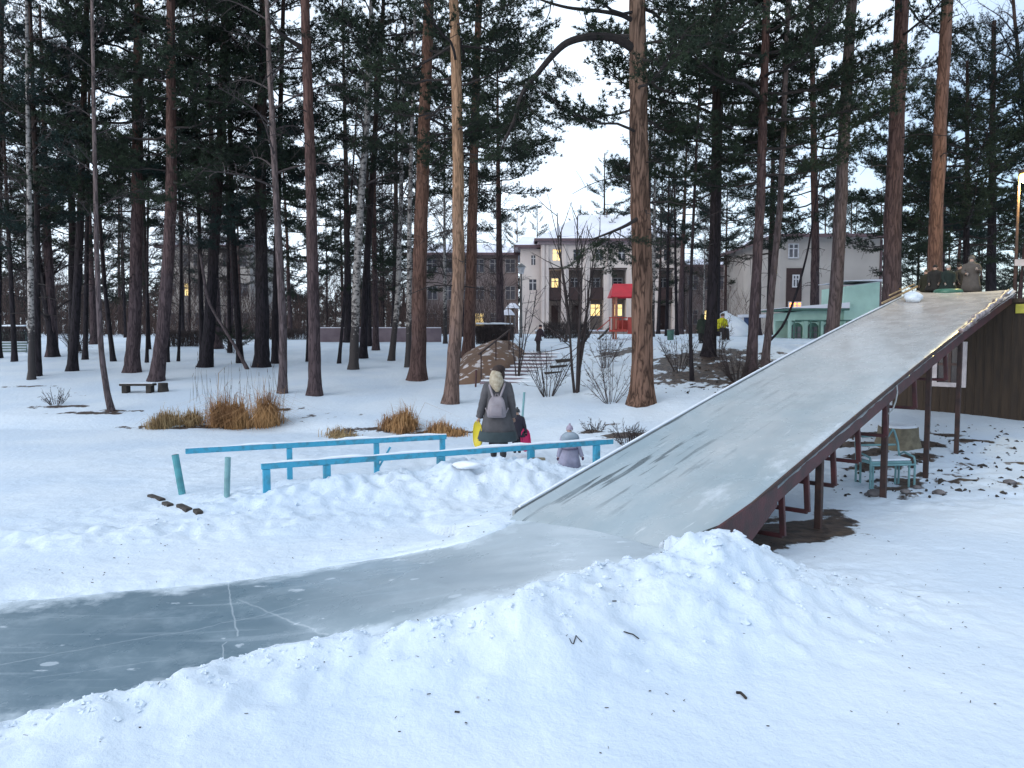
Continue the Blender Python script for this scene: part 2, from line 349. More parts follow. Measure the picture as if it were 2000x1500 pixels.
gys = np.concatenate([-gspace(4, 200, 14, 1)[::-1], np.arange(-3.5, 2.8, .5), np.arange(2.8, 9.2, .04), np.arange(9.2, 14, .06), np.arange(14, 22, .10), np.arange(22, 45, .3), gspace(45, 700, 60, 1)])
gxs = np.unique(np.round(gxs, 4)); gys = np.unique(np.round(gys, 4))
GX, GY = np.meshgrid(gxs, gys); GZ = height(GX, GY)
nx, ny = len(gxs), len(gys)
ii = (np.arange(ny-1)[:, None]*nx+np.arange(nx-1)[None]).ravel()
Q = np.stack([ii, ii+1, ii+nx+1, ii+nx], -1)
mb = MB(); mb.add(np.stack([GX.ravel(), GY.ravel(), GZ.ravel()], -1), Q)
ground = mb.build('snow_ground', M['snow'], smooth=True); tag(ground, kind='structure')
soil = np.zeros(GX.shape); litter = np.full(GX.shape, .004)
def spot(px, py, sx, sy, amp, rot=0.0, pt=None):
    p = atg(px, py) if pt is None else pt
    dx, dy = GX-p[0], GY-p[1]; c, s = math.cos(rot), math.sin(rot)
    u = (dx*c+dy*s)/sx; v = (-dx*s+dy*c)/sy
    np.maximum(soil, amp*np.exp(-(u*u+v*v)), out=soil)
# bare earth under the slide, along the bank and at the shore
def at_sc(s, c): return (SA[0]+SD[0]*s+SN[0]*c, SA[1]+SD[1]*s+SN[1]*c)
spot(0,0,1.7,.75,.9,.83,at_sc(2.0,1.5)); spot(0,0,1.3,.5,1.1,.35,atz(1510,1045,0)); spot(0,0,.7,.3,.75,.2,atz(1600,1024,0)); spot(0,0,1.0,.5,.55,.5,at_sc(7.2,2.0)); spot(0,0,.9,.4,.5,.3,at_sc(8.4,2.6)); spot(0,0,1.2,.5,.5,.83,at_sc(4.0,1.9)); spot(0,0,.5,.3,.5,.8,at_sc(6.5,2.3)); spot(0,0,.7,.4,.5,0,at_sc(9.1,2.4))
for a in [(1690,890,.9,.25,.6,.5),(1740,905,1.3,.35,.62,.4),(1660,870,.6,.3,.58),(1780,870,.8,.3,.6),(1700,850,.9,.3,.55),(1760,940,.8,.18,.6,.2),(1795,930,.6,.18,.5,.2),(1850,850,.5,.3,.48),(1900,862,.7,.2,.5),(1880,905,.35,.12,.5),
          (1980,905,.5,.12,.5),(1975,945,.35,.15,.52),(1340,735,1.6,1.2,.53),(1420,720,1.9,1.3,.58),(1380,700,2.6,1.0,.55),(1310,710,1.2,1.2,.5),(1450,745,1.5,.8,.55),
          (1230,850,.9,.35,.60),(1155,845,.6,.25,.5),(1200,830,.4,.15,.45),(120,795,1.0,.3,.56),(180,806,1.4,.2,.5),(560,800,1.0,.3,.45),(420,835,2.0,.35,.5),(330,838,1.6,.25,.48),(760,842,1.6,.3,.5),(850,848,1.4,.3,.5),
          (1215,690,1.5,.8,.5),(1000,700,1.0,.8,.42),(50,755,1.2,.3,.45),(240,803,.9,.2,.5)]:
    spot(a[0],a[1],a[2]*1.25,a[3]*1.35,a[4]+.06,*a[5:])
spot(1800,905,3.6,1.7,.33,.2); spot(1930,870,2.0,1.2,.31,0); spot(1380,720,4.5,2.6,.34,0); spot(1180,700,2.5,1.6,.30,0); spot(120,770,3.0,1.2,.30,0); spot(600,812,4.5,.8,.33,0)
litter = np.where(GY > shore(GX), .045, litter); litter += .05*np.exp(-((GX-3)/6)**2-((GY-26)/5)**2)
for nm, arr in (('soil', soil), ('litter', litter)):
    at = ground.data.attributes.new(nm, 'FLOAT', 'POINT'); at.data.foreach_set('value', arr.astype(np.float32).ravel())
# ================================================================ ICE RUN
def resample(P, n):
    d = np.r_[0, np.cumsum(np.linalg.norm(np.diff(P, axis=0), axis=1))]; t = np.linspace(0, d[-1], n)
    return np.stack([np.interp(t, d, P[:, i]) for i in range(3)], -1)
NI, NJ = 160, 26
A_, B_ = resample(EF, NI), resample(EN, NI)
vv = np.linspace(-.07, 1.07, NJ)
IV = A_[:, None]*(1-vv)[None, :, None]+B_[:, None]*vv[None, :, None]
IV[..., 2] += .004*fbm(IV[..., 0], IV[..., 1], 3, .9)
i2 = (np.arange(NI-1)[:, None]*NJ+np.arange(NJ-1)[None]).ravel()
def ice_mat(name, run=True):
    m = bpy.data.materials.new(name); m.use_nodes = True; nt = m.node_tree; N = nt.nodes.new; K = nt.links.new; b = nt.nodes['Principled BSDF']
    tc = N('ShaderNodeTexCoord'); P = tc.outputs['Object']
    def noise(s, d=5, ro=.55, st=None, dist=0):
        v = P
        if st:
            mp = N('ShaderNodeMapping'); mp.inputs['Scale'].default_value = st[0]; mp.inputs['Rotation'].default_value = (0, 0, st[1]); K(P, mp.inputs['Vector']); v = mp.outputs[0]
        n = N('ShaderNodeTexNoise'); n.inputs['Scale'].default_value = s; n.inputs['Detail'].default_value = d; n.inputs['Roughness'].default_value = ro; n.inputs['Distortion'].default_value = dist; K(v, n.inputs['Vector']); return n.outputs['Fac']
    def mr(v, a, c, lo=0.0, hi=1.0):
        q = N('ShaderNodeMapRange'); q.inputs[1].default_value = a; q.inputs[2].default_value = c; q.inputs[3].default_value = lo; q.inputs[4].default_value = hi; K(v, q.inputs[0]); return q.outputs[0]
    def mth(o, a, c):
        q = N('ShaderNodeMath'); q.operation = o
        for i_, e in enumerate((a, c)):
            if isinstance(e, (int, float)): q.inputs[i_].default_value = e
            else: K(e, q.inputs[i_])
        return q.outputs[0]
    def mix(f, a, c):
        q = N('ShaderNodeMix'); q.data_type = 'RGBA'; K(f, q.inputs['Factor'])
        for nm, e in (('A', a), ('B', c)):
            if isinstance(e, tuple): q.inputs[nm].default_value = (*e, 1)
            else: K(e, q.inputs[nm])
        return q.outputs['Result']
    sx = N('ShaderNodeSeparateXYZ'); K(P, sx.inputs[0])
    if run:
        g = mr(sx.outputs[0], -2.6, .3)                       # frosted towards the slide
        g2 = mth('ADD', g, mth('MULTIPLY', mth('SUBTRACT', noise(.8, 4), .5), .9))
        c = mix(g2, (.140,.205,.250), (.46,.52,.56))
        c = mix(mr(noise(.9, 6, .6, ((1, 3, 1), .25)), .45, .75, 0, .5), c, (.22,.29,.33))
        # trapped air and snow flecks
        fl = mr(noise(3.2, 4, .6, ((1, 2.0, 1), .25)), .665, .70, 0, .75)
        vo = N('ShaderNodeTexVoronoi'); vo.inputs['Scale'].default_value = 2.3; mp = N('ShaderNodeMapping'); mp.inputs['Scale'].default_value = (1, 1.6, 1); K(P, mp.inputs['Vector']); K(mp.outputs[0], vo.inputs['Vector'])
        sc = N('ShaderNodeSeparateColor'); K(vo.outputs['Color'], sc.inputs[0])
        rad = mr(sc.outputs[0], .45, 1.0, 0.0, .16)
        dd = mth('ADD', vo.outputs['Distance'], mth('MULTIPLY', noise(8, 4, .7), .22))
        bub = mr(mth('SUBTRACT', dd, rad), .095, .125, .65, 0)
        fl = mth('MAXIMUM', fl, bub)
        c = mix(mth('MULTIPLY', fl, .85), c, (.66,.73,.79))
        # cracks: named segments on the ice
        segs = ICE_CRACKS; acc = None
        for (x0, y0, x1, y1, wd, st) in segs:
            l2 = (x1-x0)**2+(y1-y0)**2
            wob = mth('MULTIPLY', mth('SUBTRACT', noise(5, 3), .5), .10)
            ux = mth('SUBTRACT', sx.outputs[0], x0); uy = mth('ADD', mth('SUBTRACT', sx.outputs[1], y0), wob)
            t = mth('MULTIPLY', mth('ADD', mth('MULTIPLY', ux, x1-x0), mth('MULTIPLY', uy, y1-y0)), 1/l2)
            q = N('ShaderNodeClamp'); K(t, q.inputs[0]); t = q.outputs[0]
            ex = mth('SUBTRACT', ux, mth('MULTIPLY', t, x1-x0)); ey = mth('SUBTRACT', uy, mth('MULTIPLY', t, y1-y0))
            dd = mth('SQRT', mth('ADD', mth('MULTIPLY', ex, ex), mth('MULTIPLY', ey, ey)), 0)
            s_ = mr(dd, wd*.1, wd*.75, st*.5, 0)
            acc = s_ if acc is None else mth('MAXIMUM', acc, s_)
        c = mix(acc, c, (.72,.78,.83))
        c = mix(mr(noise(7, 3, .5, ((.10, 1.6, 1), .27)), .60, .68, 0, .16), c, (.62,.70,.76))     # long skid scratches
        c = mix(mr(noise(2.2, 7, .7), .50, .72, 0, .28), c, (.50,.58,.64))                            # cloudy depth
        ea = N('ShaderNodeAttribute'); ea.attribute_name = 'edge'
        ed = mth('ADD', ea.outputs['Fac'], mth('MULTIPLY', mth('SUBTRACT', noise(2.4, 6, .65), .5), .42))
        c = mix(mr(ed, .01, .12, .85, 0), c, (.68,.76,.82))                                             # snow dust along both edges
        K(c, b.inputs['Base Color'])
        K(mr(noise(1.5, 5), .3, .75, .16, .42), b.inputs['Roughness'])
        hh = noise(6, 5); stg = .12
    else:
        # frosted sheet on the slide: long scratches down the slope, dark where worn through
        st = ((1.0, .035, .3), 0)
        c = mix(mr(noise(1.1, 4), .35, .65), (.40,.45,.47), (.49,.52,.53))
        c = mix(mr(sx.outputs[1], 5, 13, 0, .9), c, (.50,.455,.42))
        low = mr(sx.outputs[1], 2.0, 8.5, 1, 0)
        sc1 = mr(noise(13, 2, .5, st), .57, .62, 0, 1)
        lef = mr(sx.outputs[0], .15, 1.55, 1, 0)
        wr = mth('MULTIPLY', mth('MULTIPLY', sc1, low), mth('MULTIPLY', lef, mr(noise(.55, 3), .38, .55)))
        c = mix(mr(mth('MULTIPLY', low, noise(1.4, 5, .6, ((1, .35, 1), 0))), .3, .58, 0, .75), c, (.31,.39,.43))
        c = mix(mth('MULTIPLY', wr, .95), c, (.05,.07,.08))
        c = mix(mr(noise(13, 4, .6, ((1, .05, .5), 0)), .66, .72, 0, .45), c, (.74,.78,.80))
        sn = mth('MULTIPLY', mr(noise(1.3, 6, .65, ((1, .45, 1), .2)), .52, .6, 0, .8), mr(sx.outputs[1], 1.0, 5.5, 1, 0))
        c = mix(mth('MULTIPLY', sn, mr(sx.outputs[0], 1.0, 2.0)), c, (.74,.79,.84))
        K(c, b.inputs['Base Color'])
        c2 = None; K(mr(noise(2.5, 5), .3, .7, .14, .38), b.inputs['Roughness'])
        hh = noise(5, 6, .6, ((1, .3, 1), 0)); stg = .10
    bp = N('ShaderNodeBump'); bp.inputs['Strength'].default_value = stg; bp.inputs['Distance'].default_value = .03; K(hh, bp.inputs['Height']); K(bp.outputs[0], b.inputs['Normal'])
    return m
def iz(px, py): p = atz(px, py, zice_px(px)); return p[0], p[1]
ICE_CRACKS = []
for (a, b_, c_, d_, wd, st) in [(444,1130,450,1178,.012,.8),(450,1178,464,1246,.014,.7),(438,1310,434,1260,.010,.8),(434,1260,443,1254,.012,.7),(466,1180,560,1225,.016,.45),(560,1225,640,1258,.018,.5),
                                (0,1298,290,1244,.014,.55),(290,1244,600,1198,.014,.4),(600,1198,790,1160,.012,.35),(60,1325,330,1288,.012,.35)]:
    x0, y0 = iz(a, b_); x1, y1 = iz(c_, d_); ICE_CRACKS.append((x0, y0, x1, y1, wd, st))
M['ice_run'] = ice_mat('ice_run', True); M['slide_ice'] = ice_mat('slide_ice', False)
mb = MB(); mb.add(IV.reshape(-1, 3), np.stack([i2, i2+NJ, i2+NJ+1, i2+1], -1))
ice_o = mb.build('ice_path', M['ice_run'], smooth=True); tag(ice_o, kind='structure')
at = ice_o.data.attributes.new('edge', 'FLOAT', 'POINT'); at.data.foreach_set('value', np.broadcast_to(np.minimum(vv, 1-vv)[None], (NI, NJ)).astype(np.float32).ravel())
# crumbled lumps of shovelled snow on the banks: too many to count, one object
g = np.random.default_rng(31); mb = MB(); ca = np.arange(7)*2*math.pi/7; PT = []
for k in range(1600):
    if k < 650: i = g.integers(len(PILE)-1); u = g.random(); c = PILE[i]+(PILE[i+1]-PILE[i])*u; c = c[:2]+np.array([g.normal(0, .10), g.normal(-.25, .38)])
    elif k < 1250: i = g.integers(len(EN)-1); u = g.random(); c = (EN[i]+(EN[i+1]-EN[i])*u)[:2]+np.array([g.normal(.02, .08), -abs(g.normal(0, .22))+.04])
    else: i = g.integers(len(RIDGE)-2); u = g.random(); c = (RIDGE[i]+(RIDGE[i+1]-RIDGE[i])*u)[:2]+np.array([g.normal(0, .2), g.normal(-.4, .5)])
    PT.append(c)
PT = np.array(PT); ZT = height(PT[:, 0], PT[:, 1]); okp = ~inpoly(PT[:, 0], PT[:, 1], TRK) | (g.random(len(PT)) < .25)
for c, z, o_ in zip(PT, ZT, okp):
    if not o_: continue
    r = min(g.gamma(1.3, .0075)+.004, .055); z -= r*.3; rs = []
    if inpoly(np.array([c[0]]), np.array([c[1]]), TRK)[0]: r *= .5
    for q, h_ in ((.55, -.6), (1.0, -.1), (.85, .45), (.35, .8)):
        w_ = q*r*(1+g.normal(0, .3, 7)); rs.append(np.stack([c[0]+np.cos(ca)*w_, c[1]+np.sin(ca)*w_*g.uniform(.7, 1.1), z+r*h_*.8+g.normal(0, r*.12, 7)], -1))
    mb.rings(rs)
tag(mb.build('snow_crumbs', M['snow'], smooth=False), 'crumbled lumps of shovelled snow on the banks beside the ice', 'snow lumps', kind='stuff')
# ================================================================ TREES
def numba_tris(base, dirs, length, width):
    """needles: thin triangles, base Nx3, dirs Nx3 unit"""
    n = len(base); rv = rng.normal(size=(n, 3)); s = np.cross(dirs, rv); s /= np.linalg.norm(s, axis=1)[:, None]+1e-9
    V = np.empty((n, 3, 3)); V[:, 0] = base-s*width[:, None]; V[:, 1] = base+s*width[:, None]; V[:, 2] = base+dirs*length[:, None]
    return V.reshape(-1, 3)
def limb(L_, seed, rise=.12, droop=.10, tw=24, nn=12, bare=.3):
    """one pine limb along +x: returns wood tubes (V,Q) and needle verts"""
    g = np.random.default_rng(seed)
    t = np.linspace(0, 1, 8); wob = np.cumsum(g.normal(0, .035, 8))*L_*.5; wob -= wob[0]
    C = np.stack([t*L_, wob, L_*(rise*t-droop*np.sin(t*math.pi)*.8+.10*t**3)+np.cumsum(g.normal(0, .012, 8))*L_], -1)
    W = MB(); W.tube(C, np.linspace(.028, .008, 8)*(.6+L_*.25), 5, caps=False)
    B, D = [], []
    for k in range(tw):
        u = bare+(1-bare)*(k+g.random())/tw
        p = np.array([np.interp(u, t, C[:, i]) for i in range(3)])
        a = (1 if k % 2 else -1)*g.uniform(.45, 1.15); l = L_*g.uniform(.16, .36)*(1.15-.55*u)
        d = np.array([math.cos(a), math.sin(a), g.uniform(-.35, .75)]); d /= np.linalg.norm(d)
        q = np.linspace(0, 1, 4)[:, None]; path = p+d*l*q+np.array([0, 0, 1])*l*.16*q**2
        W.tube(path, np.linspace(.010, .004, 4), 3, caps=False)
        m = max(3, int(l/.085))
        for j in range(m):
            v = .25+.75*(j+g.random()*.5)/m; c = p+d*l*v+np.array([0, 0, l*.16*v*v])+g.normal(0, .045, 3)
            B.append(np.repeat(c[None], nn, 0)); D.append(np.repeat(d[None], nn, 0))
    B = np.concatenate(B); D = np.concatenate(D)
    dd = D*.55+g.normal(0, .62, D.shape)+np.array([0, 0, .22]); dd /= np.linalg.norm(dd, axis=1)[:, None]
    NV = numba_tris(B, dd, g.uniform(.06, .14, len(B)), g.uniform(.006, .012, len(B)))
    return np.vstack(W.v), np.vstack(W.f), NV
LIMBS = [limb(2.6, 100+i, rise=.10+.05*(i % 3), droop=.05+.06*(i % 2), tw=30+2*(i % 3), nn=17) for i in range(8)]
def place_limb(mbw, mbn, lb, org, az, pitch, sc):
    Vw, Fw, NV = lb
    ca, sa, cb, sb = math.cos(az), math.sin(az), math.cos(pitch), math.sin(pitch)
    Rm = np.array([[ca*cb, -sa, -ca*sb], [sa*cb, ca, -sa*sb], [sb, 0, cb]])
    s = sc
    mbw.add(Vw@Rm.T*s+org, Fw); mbn.append(NV@Rm.T*s+org)
def needles_add(mb, lst, mat_=1):
    V = np.concatenate(lst); mb.add(V, np.arange(len(V)).reshape(-1, 3), mat_)
def crown_profile(u):  # relative limb length over crown height
    return np.interp(u, [0, .15, .5, .8, 1], [.65, 1, .95, .6, .22])
def trunk_mesh(path, r0, r1, n=14, flare=1.6, rough=.035, seed=0):
    """path: local Nx3 from base (slightly buried) to top"""
    g = np.random.default_rng(seed)
    d = np.r_[0, np.cumsum(np.linalg.norm(np.diff(path, axis=0), axis=1))]; k = max(16, int(d[-1]/.45)); t = np.linspace(0, 1, k)**1.25*d[-1]
    P = np.stack([np.interp(t, d, path[:, i]) for i in range(3)], -1)
    for _ in range(2): P[1:-1] = (P[:-2]+2*P[1:-1]+P[2:])/4
    P[:, :2] += np.cumsum(g.normal(0, .006, (k, 2)), 0)*min(1, r0*6)
    rad = r1+(r0-r1)*(1-t/d[-1])**1.15; rad *= 1+(flare-1)*np.exp(-t/.35)
    a = np.arange(n)*2*math.pi/n
    rr = rad[:, None]*(1+g.normal(0, rough, (k, n))+(.10*np.exp(-t/.3))[:, None]*np.sin(a*3+g.uniform(0, 6))[None]+.04*np.sin(a*5+g.uniform(0, 6))[None])
    V = P[:, None]+np.stack([np.cos(a)[None]*rr, np.sin(a)[None]*rr, np.zeros((k, n))], -1)
    mb = MB(); i = np.arange(k-1)[:, None]*n; j = np.arange(n)[None]; j2 = (j+1) % n
    mb.add(V.reshape(-1, 3), np.stack([i+j, i+j2, i+n+j2, i+n+j], -1).reshape(-1, 4)); return mb, P
def pathat(P, z):
    return np.array([np.interp(z, P[:, 2], P[:, 0]), np.interp(z, P[:, 2], P[:, 1]), z])
def pine_crown(P, z0, z1, rmax, nb, seed, low=0, lean=0, side=None):
    g = np.random.default_rng(seed); W = MB(); NL = []
    az = g.uniform(0, 6.28)
    for k in range(nb):
        u = (k+g.random()*.8)/nb; z = z0+(z1-z0)*u; az += 2.4+g.normal(0, .35)
        a = az
        if side is not None and g.random() < .6: a = side+g.normal(0, .8)
        ln = rmax*crown_profile(u)*g.uniform(.65, 1.15)
        pt = -.14+.75*u**1.6+g.normal(0, .12)
        place_limb(W, NL, LIMBS[g.integers(8)], pathat(P, z), a, pt, ln/2.6)
    for k in range(low):     # dead bare limbs under the crown
        z = g.uniform(max(1.8, z0*.45), z0+.5); a = g.uniform(0, 6.28); l = g.uniform(.5, 2.0); o = pathat(P, z)
        q = np.linspace(0, 1, 6)[:, None]
        path = o+np.array([math.cos(a), math.sin(a), .15])*l*q+np.array([0, 0, -1])*l*.35*q**2+g.normal(0, .03, (6, 3))*q
        W.tube(path, np.linspace(.022, .006, 6), 4, caps=False)
        for h_ in range(3):
            s_ = path[2+h_]; d_ = g.normal(0, 1, 3); d_[2] -= .3; d_ /= np.linalg.norm(d_)
            W.tube(np.array([s_, s_+d_*l*.2, s_+d_*l*.38+np.array([0, 0, -.05])]), [.008, .006, .004], 3, caps=False)
    needles_add(W, NL, 1); return W
def bare_branches(P, z0, z1, rmax, nb, seed, up=.9, sub=7, tws=5, r0=.03, droop=.5, tw_r=.006):
    """deciduous crown of bare wood"""
    g = np.random.default_rng(seed); W = MB(); az = g.uniform(0, 6.28)
    Bs, Ds, Ls = [], [], []
    for k in range(nb):
        u = (k+g.random())/nb; z = z0+(z1-z0)*u; az += 2.4+g.normal(0, .4)
        ln = rmax*np.interp(u, [0, .3, 1], [.8, 1, .45])*g.uniform(.7, 1.2); el = up+g.normal(0, .15)
        d = np.array([math.cos(az)*math.cos(el), math.sin(az)*math.cos(el), math.sin(el)]); o = pathat(P, z)
        t = np.linspace(0, 1, 7)[:, None]
        path = o+d*ln*t+np.array([0, 0, -1])*ln*droop*.35*t**2+np.cumsum(g.normal(0, .02, (7, 3)), 0)*ln*.5*t
        rr = r0*(1-.5*u)*(.6+ln*.18); W.tube(path, np.linspace(rr, rr*.3, 7), 5, caps=False)
        for s_ in range(sub):
            v = .2+.8*(s_+g.random())/sub; p = np.array([np.interp(v*6, np.arange(7), path[:, i]) for i in range(3)])
            dd = d+g.normal(0, .55, 3); dd /= np.linalg.norm(dd); l2 = ln*g.uniform(.22, .45)*(1.2-.6*v)
            tt = np.linspace(0, 1, 4)[:, None]
            pa = p+dd*l2*tt+np.array([0, 0, -1])*l2*droop*.5*tt**2; W.tube(pa, np.linspace(rr*.35, rr*.16, 4), 3, caps=False)
            for q in range(tws):
                w_ = (q+1)/tws; b = p+dd*l2*w_+np.array([0, 0, -1])*l2*droop*.5*w_**2
                d3 = dd+g.normal(0, .7, 3)-np.array([0, 0, droop*.8]); d3 /= np.linalg.norm(d3)
                Bs.append(b); Ds.append(d3); Ls.append(l2*g.uniform(.3, .7))
    if Bs:
        B, D, Ln = np.array(Bs), np.array(Ds), np.array(Ls)
        for i_ in range(2):
            W.add(numba_tris(B, D, Ln, np.full(len(B), tw_r)), np.arange(len(B)*3).reshape(-1, 3))
            B = B+D*Ln[:, None]*g.uniform(.2, .8, (len(B), 1)); D = D+g.normal(0, .5, D.shape)-np.array([0, 0, droop*.4]); D /= np.linalg.norm(D, axis=1)[:, None]; Ln = Ln*.6
    return W
def px_path(pts, Y, ztop):
    """pixel way-points of a trunk in its own vertical plane, extended upward to ztop"""
    P = np.array([aty(x, y, Y) for x, y in pts])
    if P[-1, 2] < ztop:
        k = min(len(P)-1, 1); d = P[-1]-P[-1-k] if len(P) > 1 else np.array([0, 0, 1.0])
        d = d/max(d[2], .1); d[0] = np.clip(d[0], -.12, .12); P = np.vstack([P, P[-1]+d*(ztop-P[-1, 2])])
    return P
NT = 0
def cat_tree(kind, label, pts, wpx, hgt=20, cz=7.0, rmax=2.6, nb=30, bk='bark_orange', Y=None, low=6, group=None, side=None, needle='needle', up=.9, droop=.5, r1f=.35):
    """a tree read off the photograph; the base way-point is on the ground"""
    global NT; NT += 1
    b = atg(*pts[0]) if Y is None else None
    if Y is None: Y = b[1]
    P = px_path(pts, Y, hgt+2.0)
    if b is None:
        bx = P[0, 0]; zb = gz(bx, Y, False); b = np.array([bx, Y, zb])
        if P[0, 2] > zb: P = np.vstack([[bx+(P[0, 0]-P[1, 0])/max(P[1, 2]-P[0, 2], .5)*(P[0, 2]-zb)*.5, Y, zb], P])
    P = P-b; P[0] = (P[0, 0], 0, -.15)
    if P[1, 2] < .05: P = np.delete(P, 1, 0)
    r0 = wpx*Y/F/2*.86
    root = empty(kind, b, 0, label, 'tree', group)
    mb, PP = trunk_mesh(P, r0, r0*r1f, n=16 if r0 > .12 else 9, seed=NT)
    mb.build('trunk', M[bk], root, smooth=True)
    if kind == 'pine_tree':
        c = pine_crown(PP, cz*.88, hgt-.3, rmax*1.12, int(nb*1.5), 500+NT, low=low, side=side); c.build('crown', [M['branch'], M[needle]], root)
    elif nb:
        c = bare_branches(PP, cz, hgt-.5, rmax, nb, 500+NT, up=up, droop=droop, r0=max(.02, r0*.3)); c.build('crown', M['twig'] if kind == 'birch_tree' else M['twig_dark'], root)
    return root, PP, b
# ---------------------------------------------------------------- the trees one can tell apart
T = cat_tree
T('birch_tree', 'birch with blotched white bark, first trunk from the left edge of the grove', [(62,742),(60,600),(58,450)], 15, 15, 5, 2.2, 16, 'birch')
T('pine_tree', 'grey pine trunk touching the right side of the leftmost birch', [(74,735),(72,600),(72,420),(66,250)], 15, 17, 5.5, 2.8, 30, 'bark_dark', needle='needle2')
T('willow_tree', 'low dark tree forking wide behind the two leftmost pines', [(105,697),(100,640),(85,560)], 20, 7, 1.6, 3.2, 16, 'bark_dark', up=.7)
T('pine_tree', 'dark straight pine left of the thin trunk with a curved foot', [(140,725),(150,600),(160,400),(168,100)], 20, 20, 7, 3.0, 34, 'bark_dark')
T('pine_tree', 'slim dark pine half hidden behind the dark straight pine', [(166,703),(170,500),(176,200)], 11, 18, 6.5, 2.4, 26, 'bark_dark', needle='needle2')
T('young_tree', 'thin grey-green trunk with a curved foot at the shore left of the log bench', [(220,803),(208,768),(198,700),(192,600),(186,400),(182,200)], 14, 13, 5, 1.5, 14, 'bark_lilac', up=.7)
T('alder_tree', 'dark tree with a narrow V fork behind the curved thin trunk', [(222,706),(214,640),(205,560),(200,480)], 11, 11, 3, 1.9, 14, 'bark_dark', up=1.0)
T('pine_tree', 'stout grey pine with a spread root foot behind the log bench', [(259,727),(265,600),(270,400),(272,100)], 30, 22, 6.5, 3.4, 40, 'bark_grey')
T('pine_tree', 'leaning pine whose foot meets the snow just above the log bench', [(304,744),(318,650),(328,520),(336,380),(336,150)], 30, 21, 7, 3.2, 40, 'bark_grey')
T('young_tree', 'thin dark stem between the stout pine and the leaning pine', [(287,708),(289,500)], 7, 11, 4, 1.4, 10, 'bark_dark')
T('young_tree', 'thin dark stem close against the right of the leaning pine', [(327,708),(330,500)], 8, 11, 4, 1.4, 10, 'bark_dark')
T('young_tree', 'lone thin dark stem in the open snow right of the leaning pine', [(348,706),(352,600),(356,420)], 6, 12, 4, 1.4, 10, 'bark_dark')
T('pine_tree', 'dark blue-black pine with a broad foot in the open snow left of the leaning log', [(400,717),(408,640),(414,500),(428,300),(436,60)], 27, 21, 5.5, 3.2, 40, 'bark_dark', needle='needle2')
T('pine_tree', 'slim dark pine behind the leaning log', [(470,709),(462,600),(452,400),(446,150)], 15, 20, 7, 2.6, 30, 'bark_dark')
T('fallen_tree', 'leaning grey log propped against the pines above the straw grass', [(487,722),(462,680),(430,630),(405,590)], 8, 3.6, 9, 1, 0, 'bark_lilac', r1f=.7)
T('pine_tree', 'thickest dark pine right behind the foot of the leaning log', [(510,717),(512,600),(508,400),(512,100)], 32, 22, 7, 3.2, 38, 'bark_dark')
T('pine_tree', 'dark pine wedged between the thickest dark pine and the lilac trunk', [(538,710),(540,560),(548,300)], 17, 20, 7, 2.6, 28, 'bark_dark', needle='needle2')
T('birch_tree', 'slim lilac-grey trunk standing just right of the big straw tussock', [(552,768),(552,650),(545,520),(534,320),(524,100)], 19, 16, 6, 2.6, 22, 'bark_lilac', up=.5, droop=.8)
T('young_tree', 'thin dark stem left of the tall purple-brown pine', [(601,707),(602,550)], 8, 12, 4, 1.4, 10, 'bark_dark')
TP, TPp, TPb = T('pine_tree', 'tall bare purple-brown pine, nearest trunk on the open snow of the grove', [(615,773),(615,650),(612,500),(608,300),(602,120),(597,0)], 28, 25, 17, 3.2, 22, 'bark_grey', low=14)
T('young_tree', 'thin leaning stem on open snow left of the white birch pair', [(661,710),(668,650),(674,560)], 8, 11, 4, 1.4, 10, 'bark_dark')
T('birch_tree', 'white spotted birch with a black foot left of a dark pine', [(691,722),(694,600),(700,450),(714,250),(722,60)], 20, 18, 6, 2.4, 22, 'birch')
T('pine_tree', 'dark slender pine close behind the white spotted birch', [(708,700),(714,560),(726,350),(742,120)], 17, 21, 7.5, 2.8, 32, 'bark_dark')
T('birch_tree', 'small leaning birch with dark foot alone on the middle snow', [(764,705),(770,650),(778,560),(782,420)], 14, 14, 4.5, 1.9, 16, 'birch')
T('birch_tree', 'birch trunk hugging the left side of the big red-brown pine', [(797,718),(798,600),(800,400),(806,150)], 13, 17, 6, 2.2, 18, 'birch')
T('pine_tree', 'big red-brown pine left of the pale orange pine', [(815,742),(818,600),(822,420),(828,200),(836,0)], 36, 24, 8.5, 3.6, 36, 'bark_orange', low=10)
T('pine_tree', 'pale orange pine with a scaly foot, left of the woman', [(878,788),(888,680),(897,520),(896,300),(888,60)], 31, 23, 8.0, 2.8, 30, 'bark_pale', low=8)
T('pine_tree', 'orange pine rooted in the brown bank behind the pale orange pine', [(915,697),(918,560),(922,380),(930,150)], 28, 22, 8, 3.4, 40, 'bark_orange')
BP, BPp, BPb = T('pine_tree', 'largest pine with deeply furrowed tan bark beside the red playhouse', [(1252,788),(1255,700),(1254,560),(1250,400),(1248,200),(1245,0)], 50, 25, 7.0, 3.6, 34, 'bark_big', low=6, side=0.1)
T('young_tree', 'slim dark stem in front of the snowy bank right of the largest pine', [(1352,745),(1348,640),(1350,520),(1360,300)], 9, 11, 4.5, 1.6, 12, 'bark_dark')
T('pine_tree', 'dark green-black pine beside the bench with the yellow jacket', [(1384,694),(1390,600),(1396,400),(1398,100)], 27, 21, 6, 3.4, 44, 'bark_dark')
T('pine_tree', 'grey-brown pine left of a paired leaning trunk behind the slide', [(1466,735),(1474,600),(1482,450),(1490,200)], 24, 22, 6.5, 3.4, 42, 'bark_grey')
T('pine_tree', 'slim grey trunk leaning right from its neighbour behind the slide', [(1494,716),(1508,560),(1524,400),(1530,250)], 17, 19, 7, 2.6, 30, 'bark_lilac')
T('young_tree', 'dark oblique stem reaching right behind the paired trunks', [(1494,700),(1530,640),(1560,560),(1580,480)], 7, 8, 4.5, 1.2, 8, 'bark_dark', Y=31)
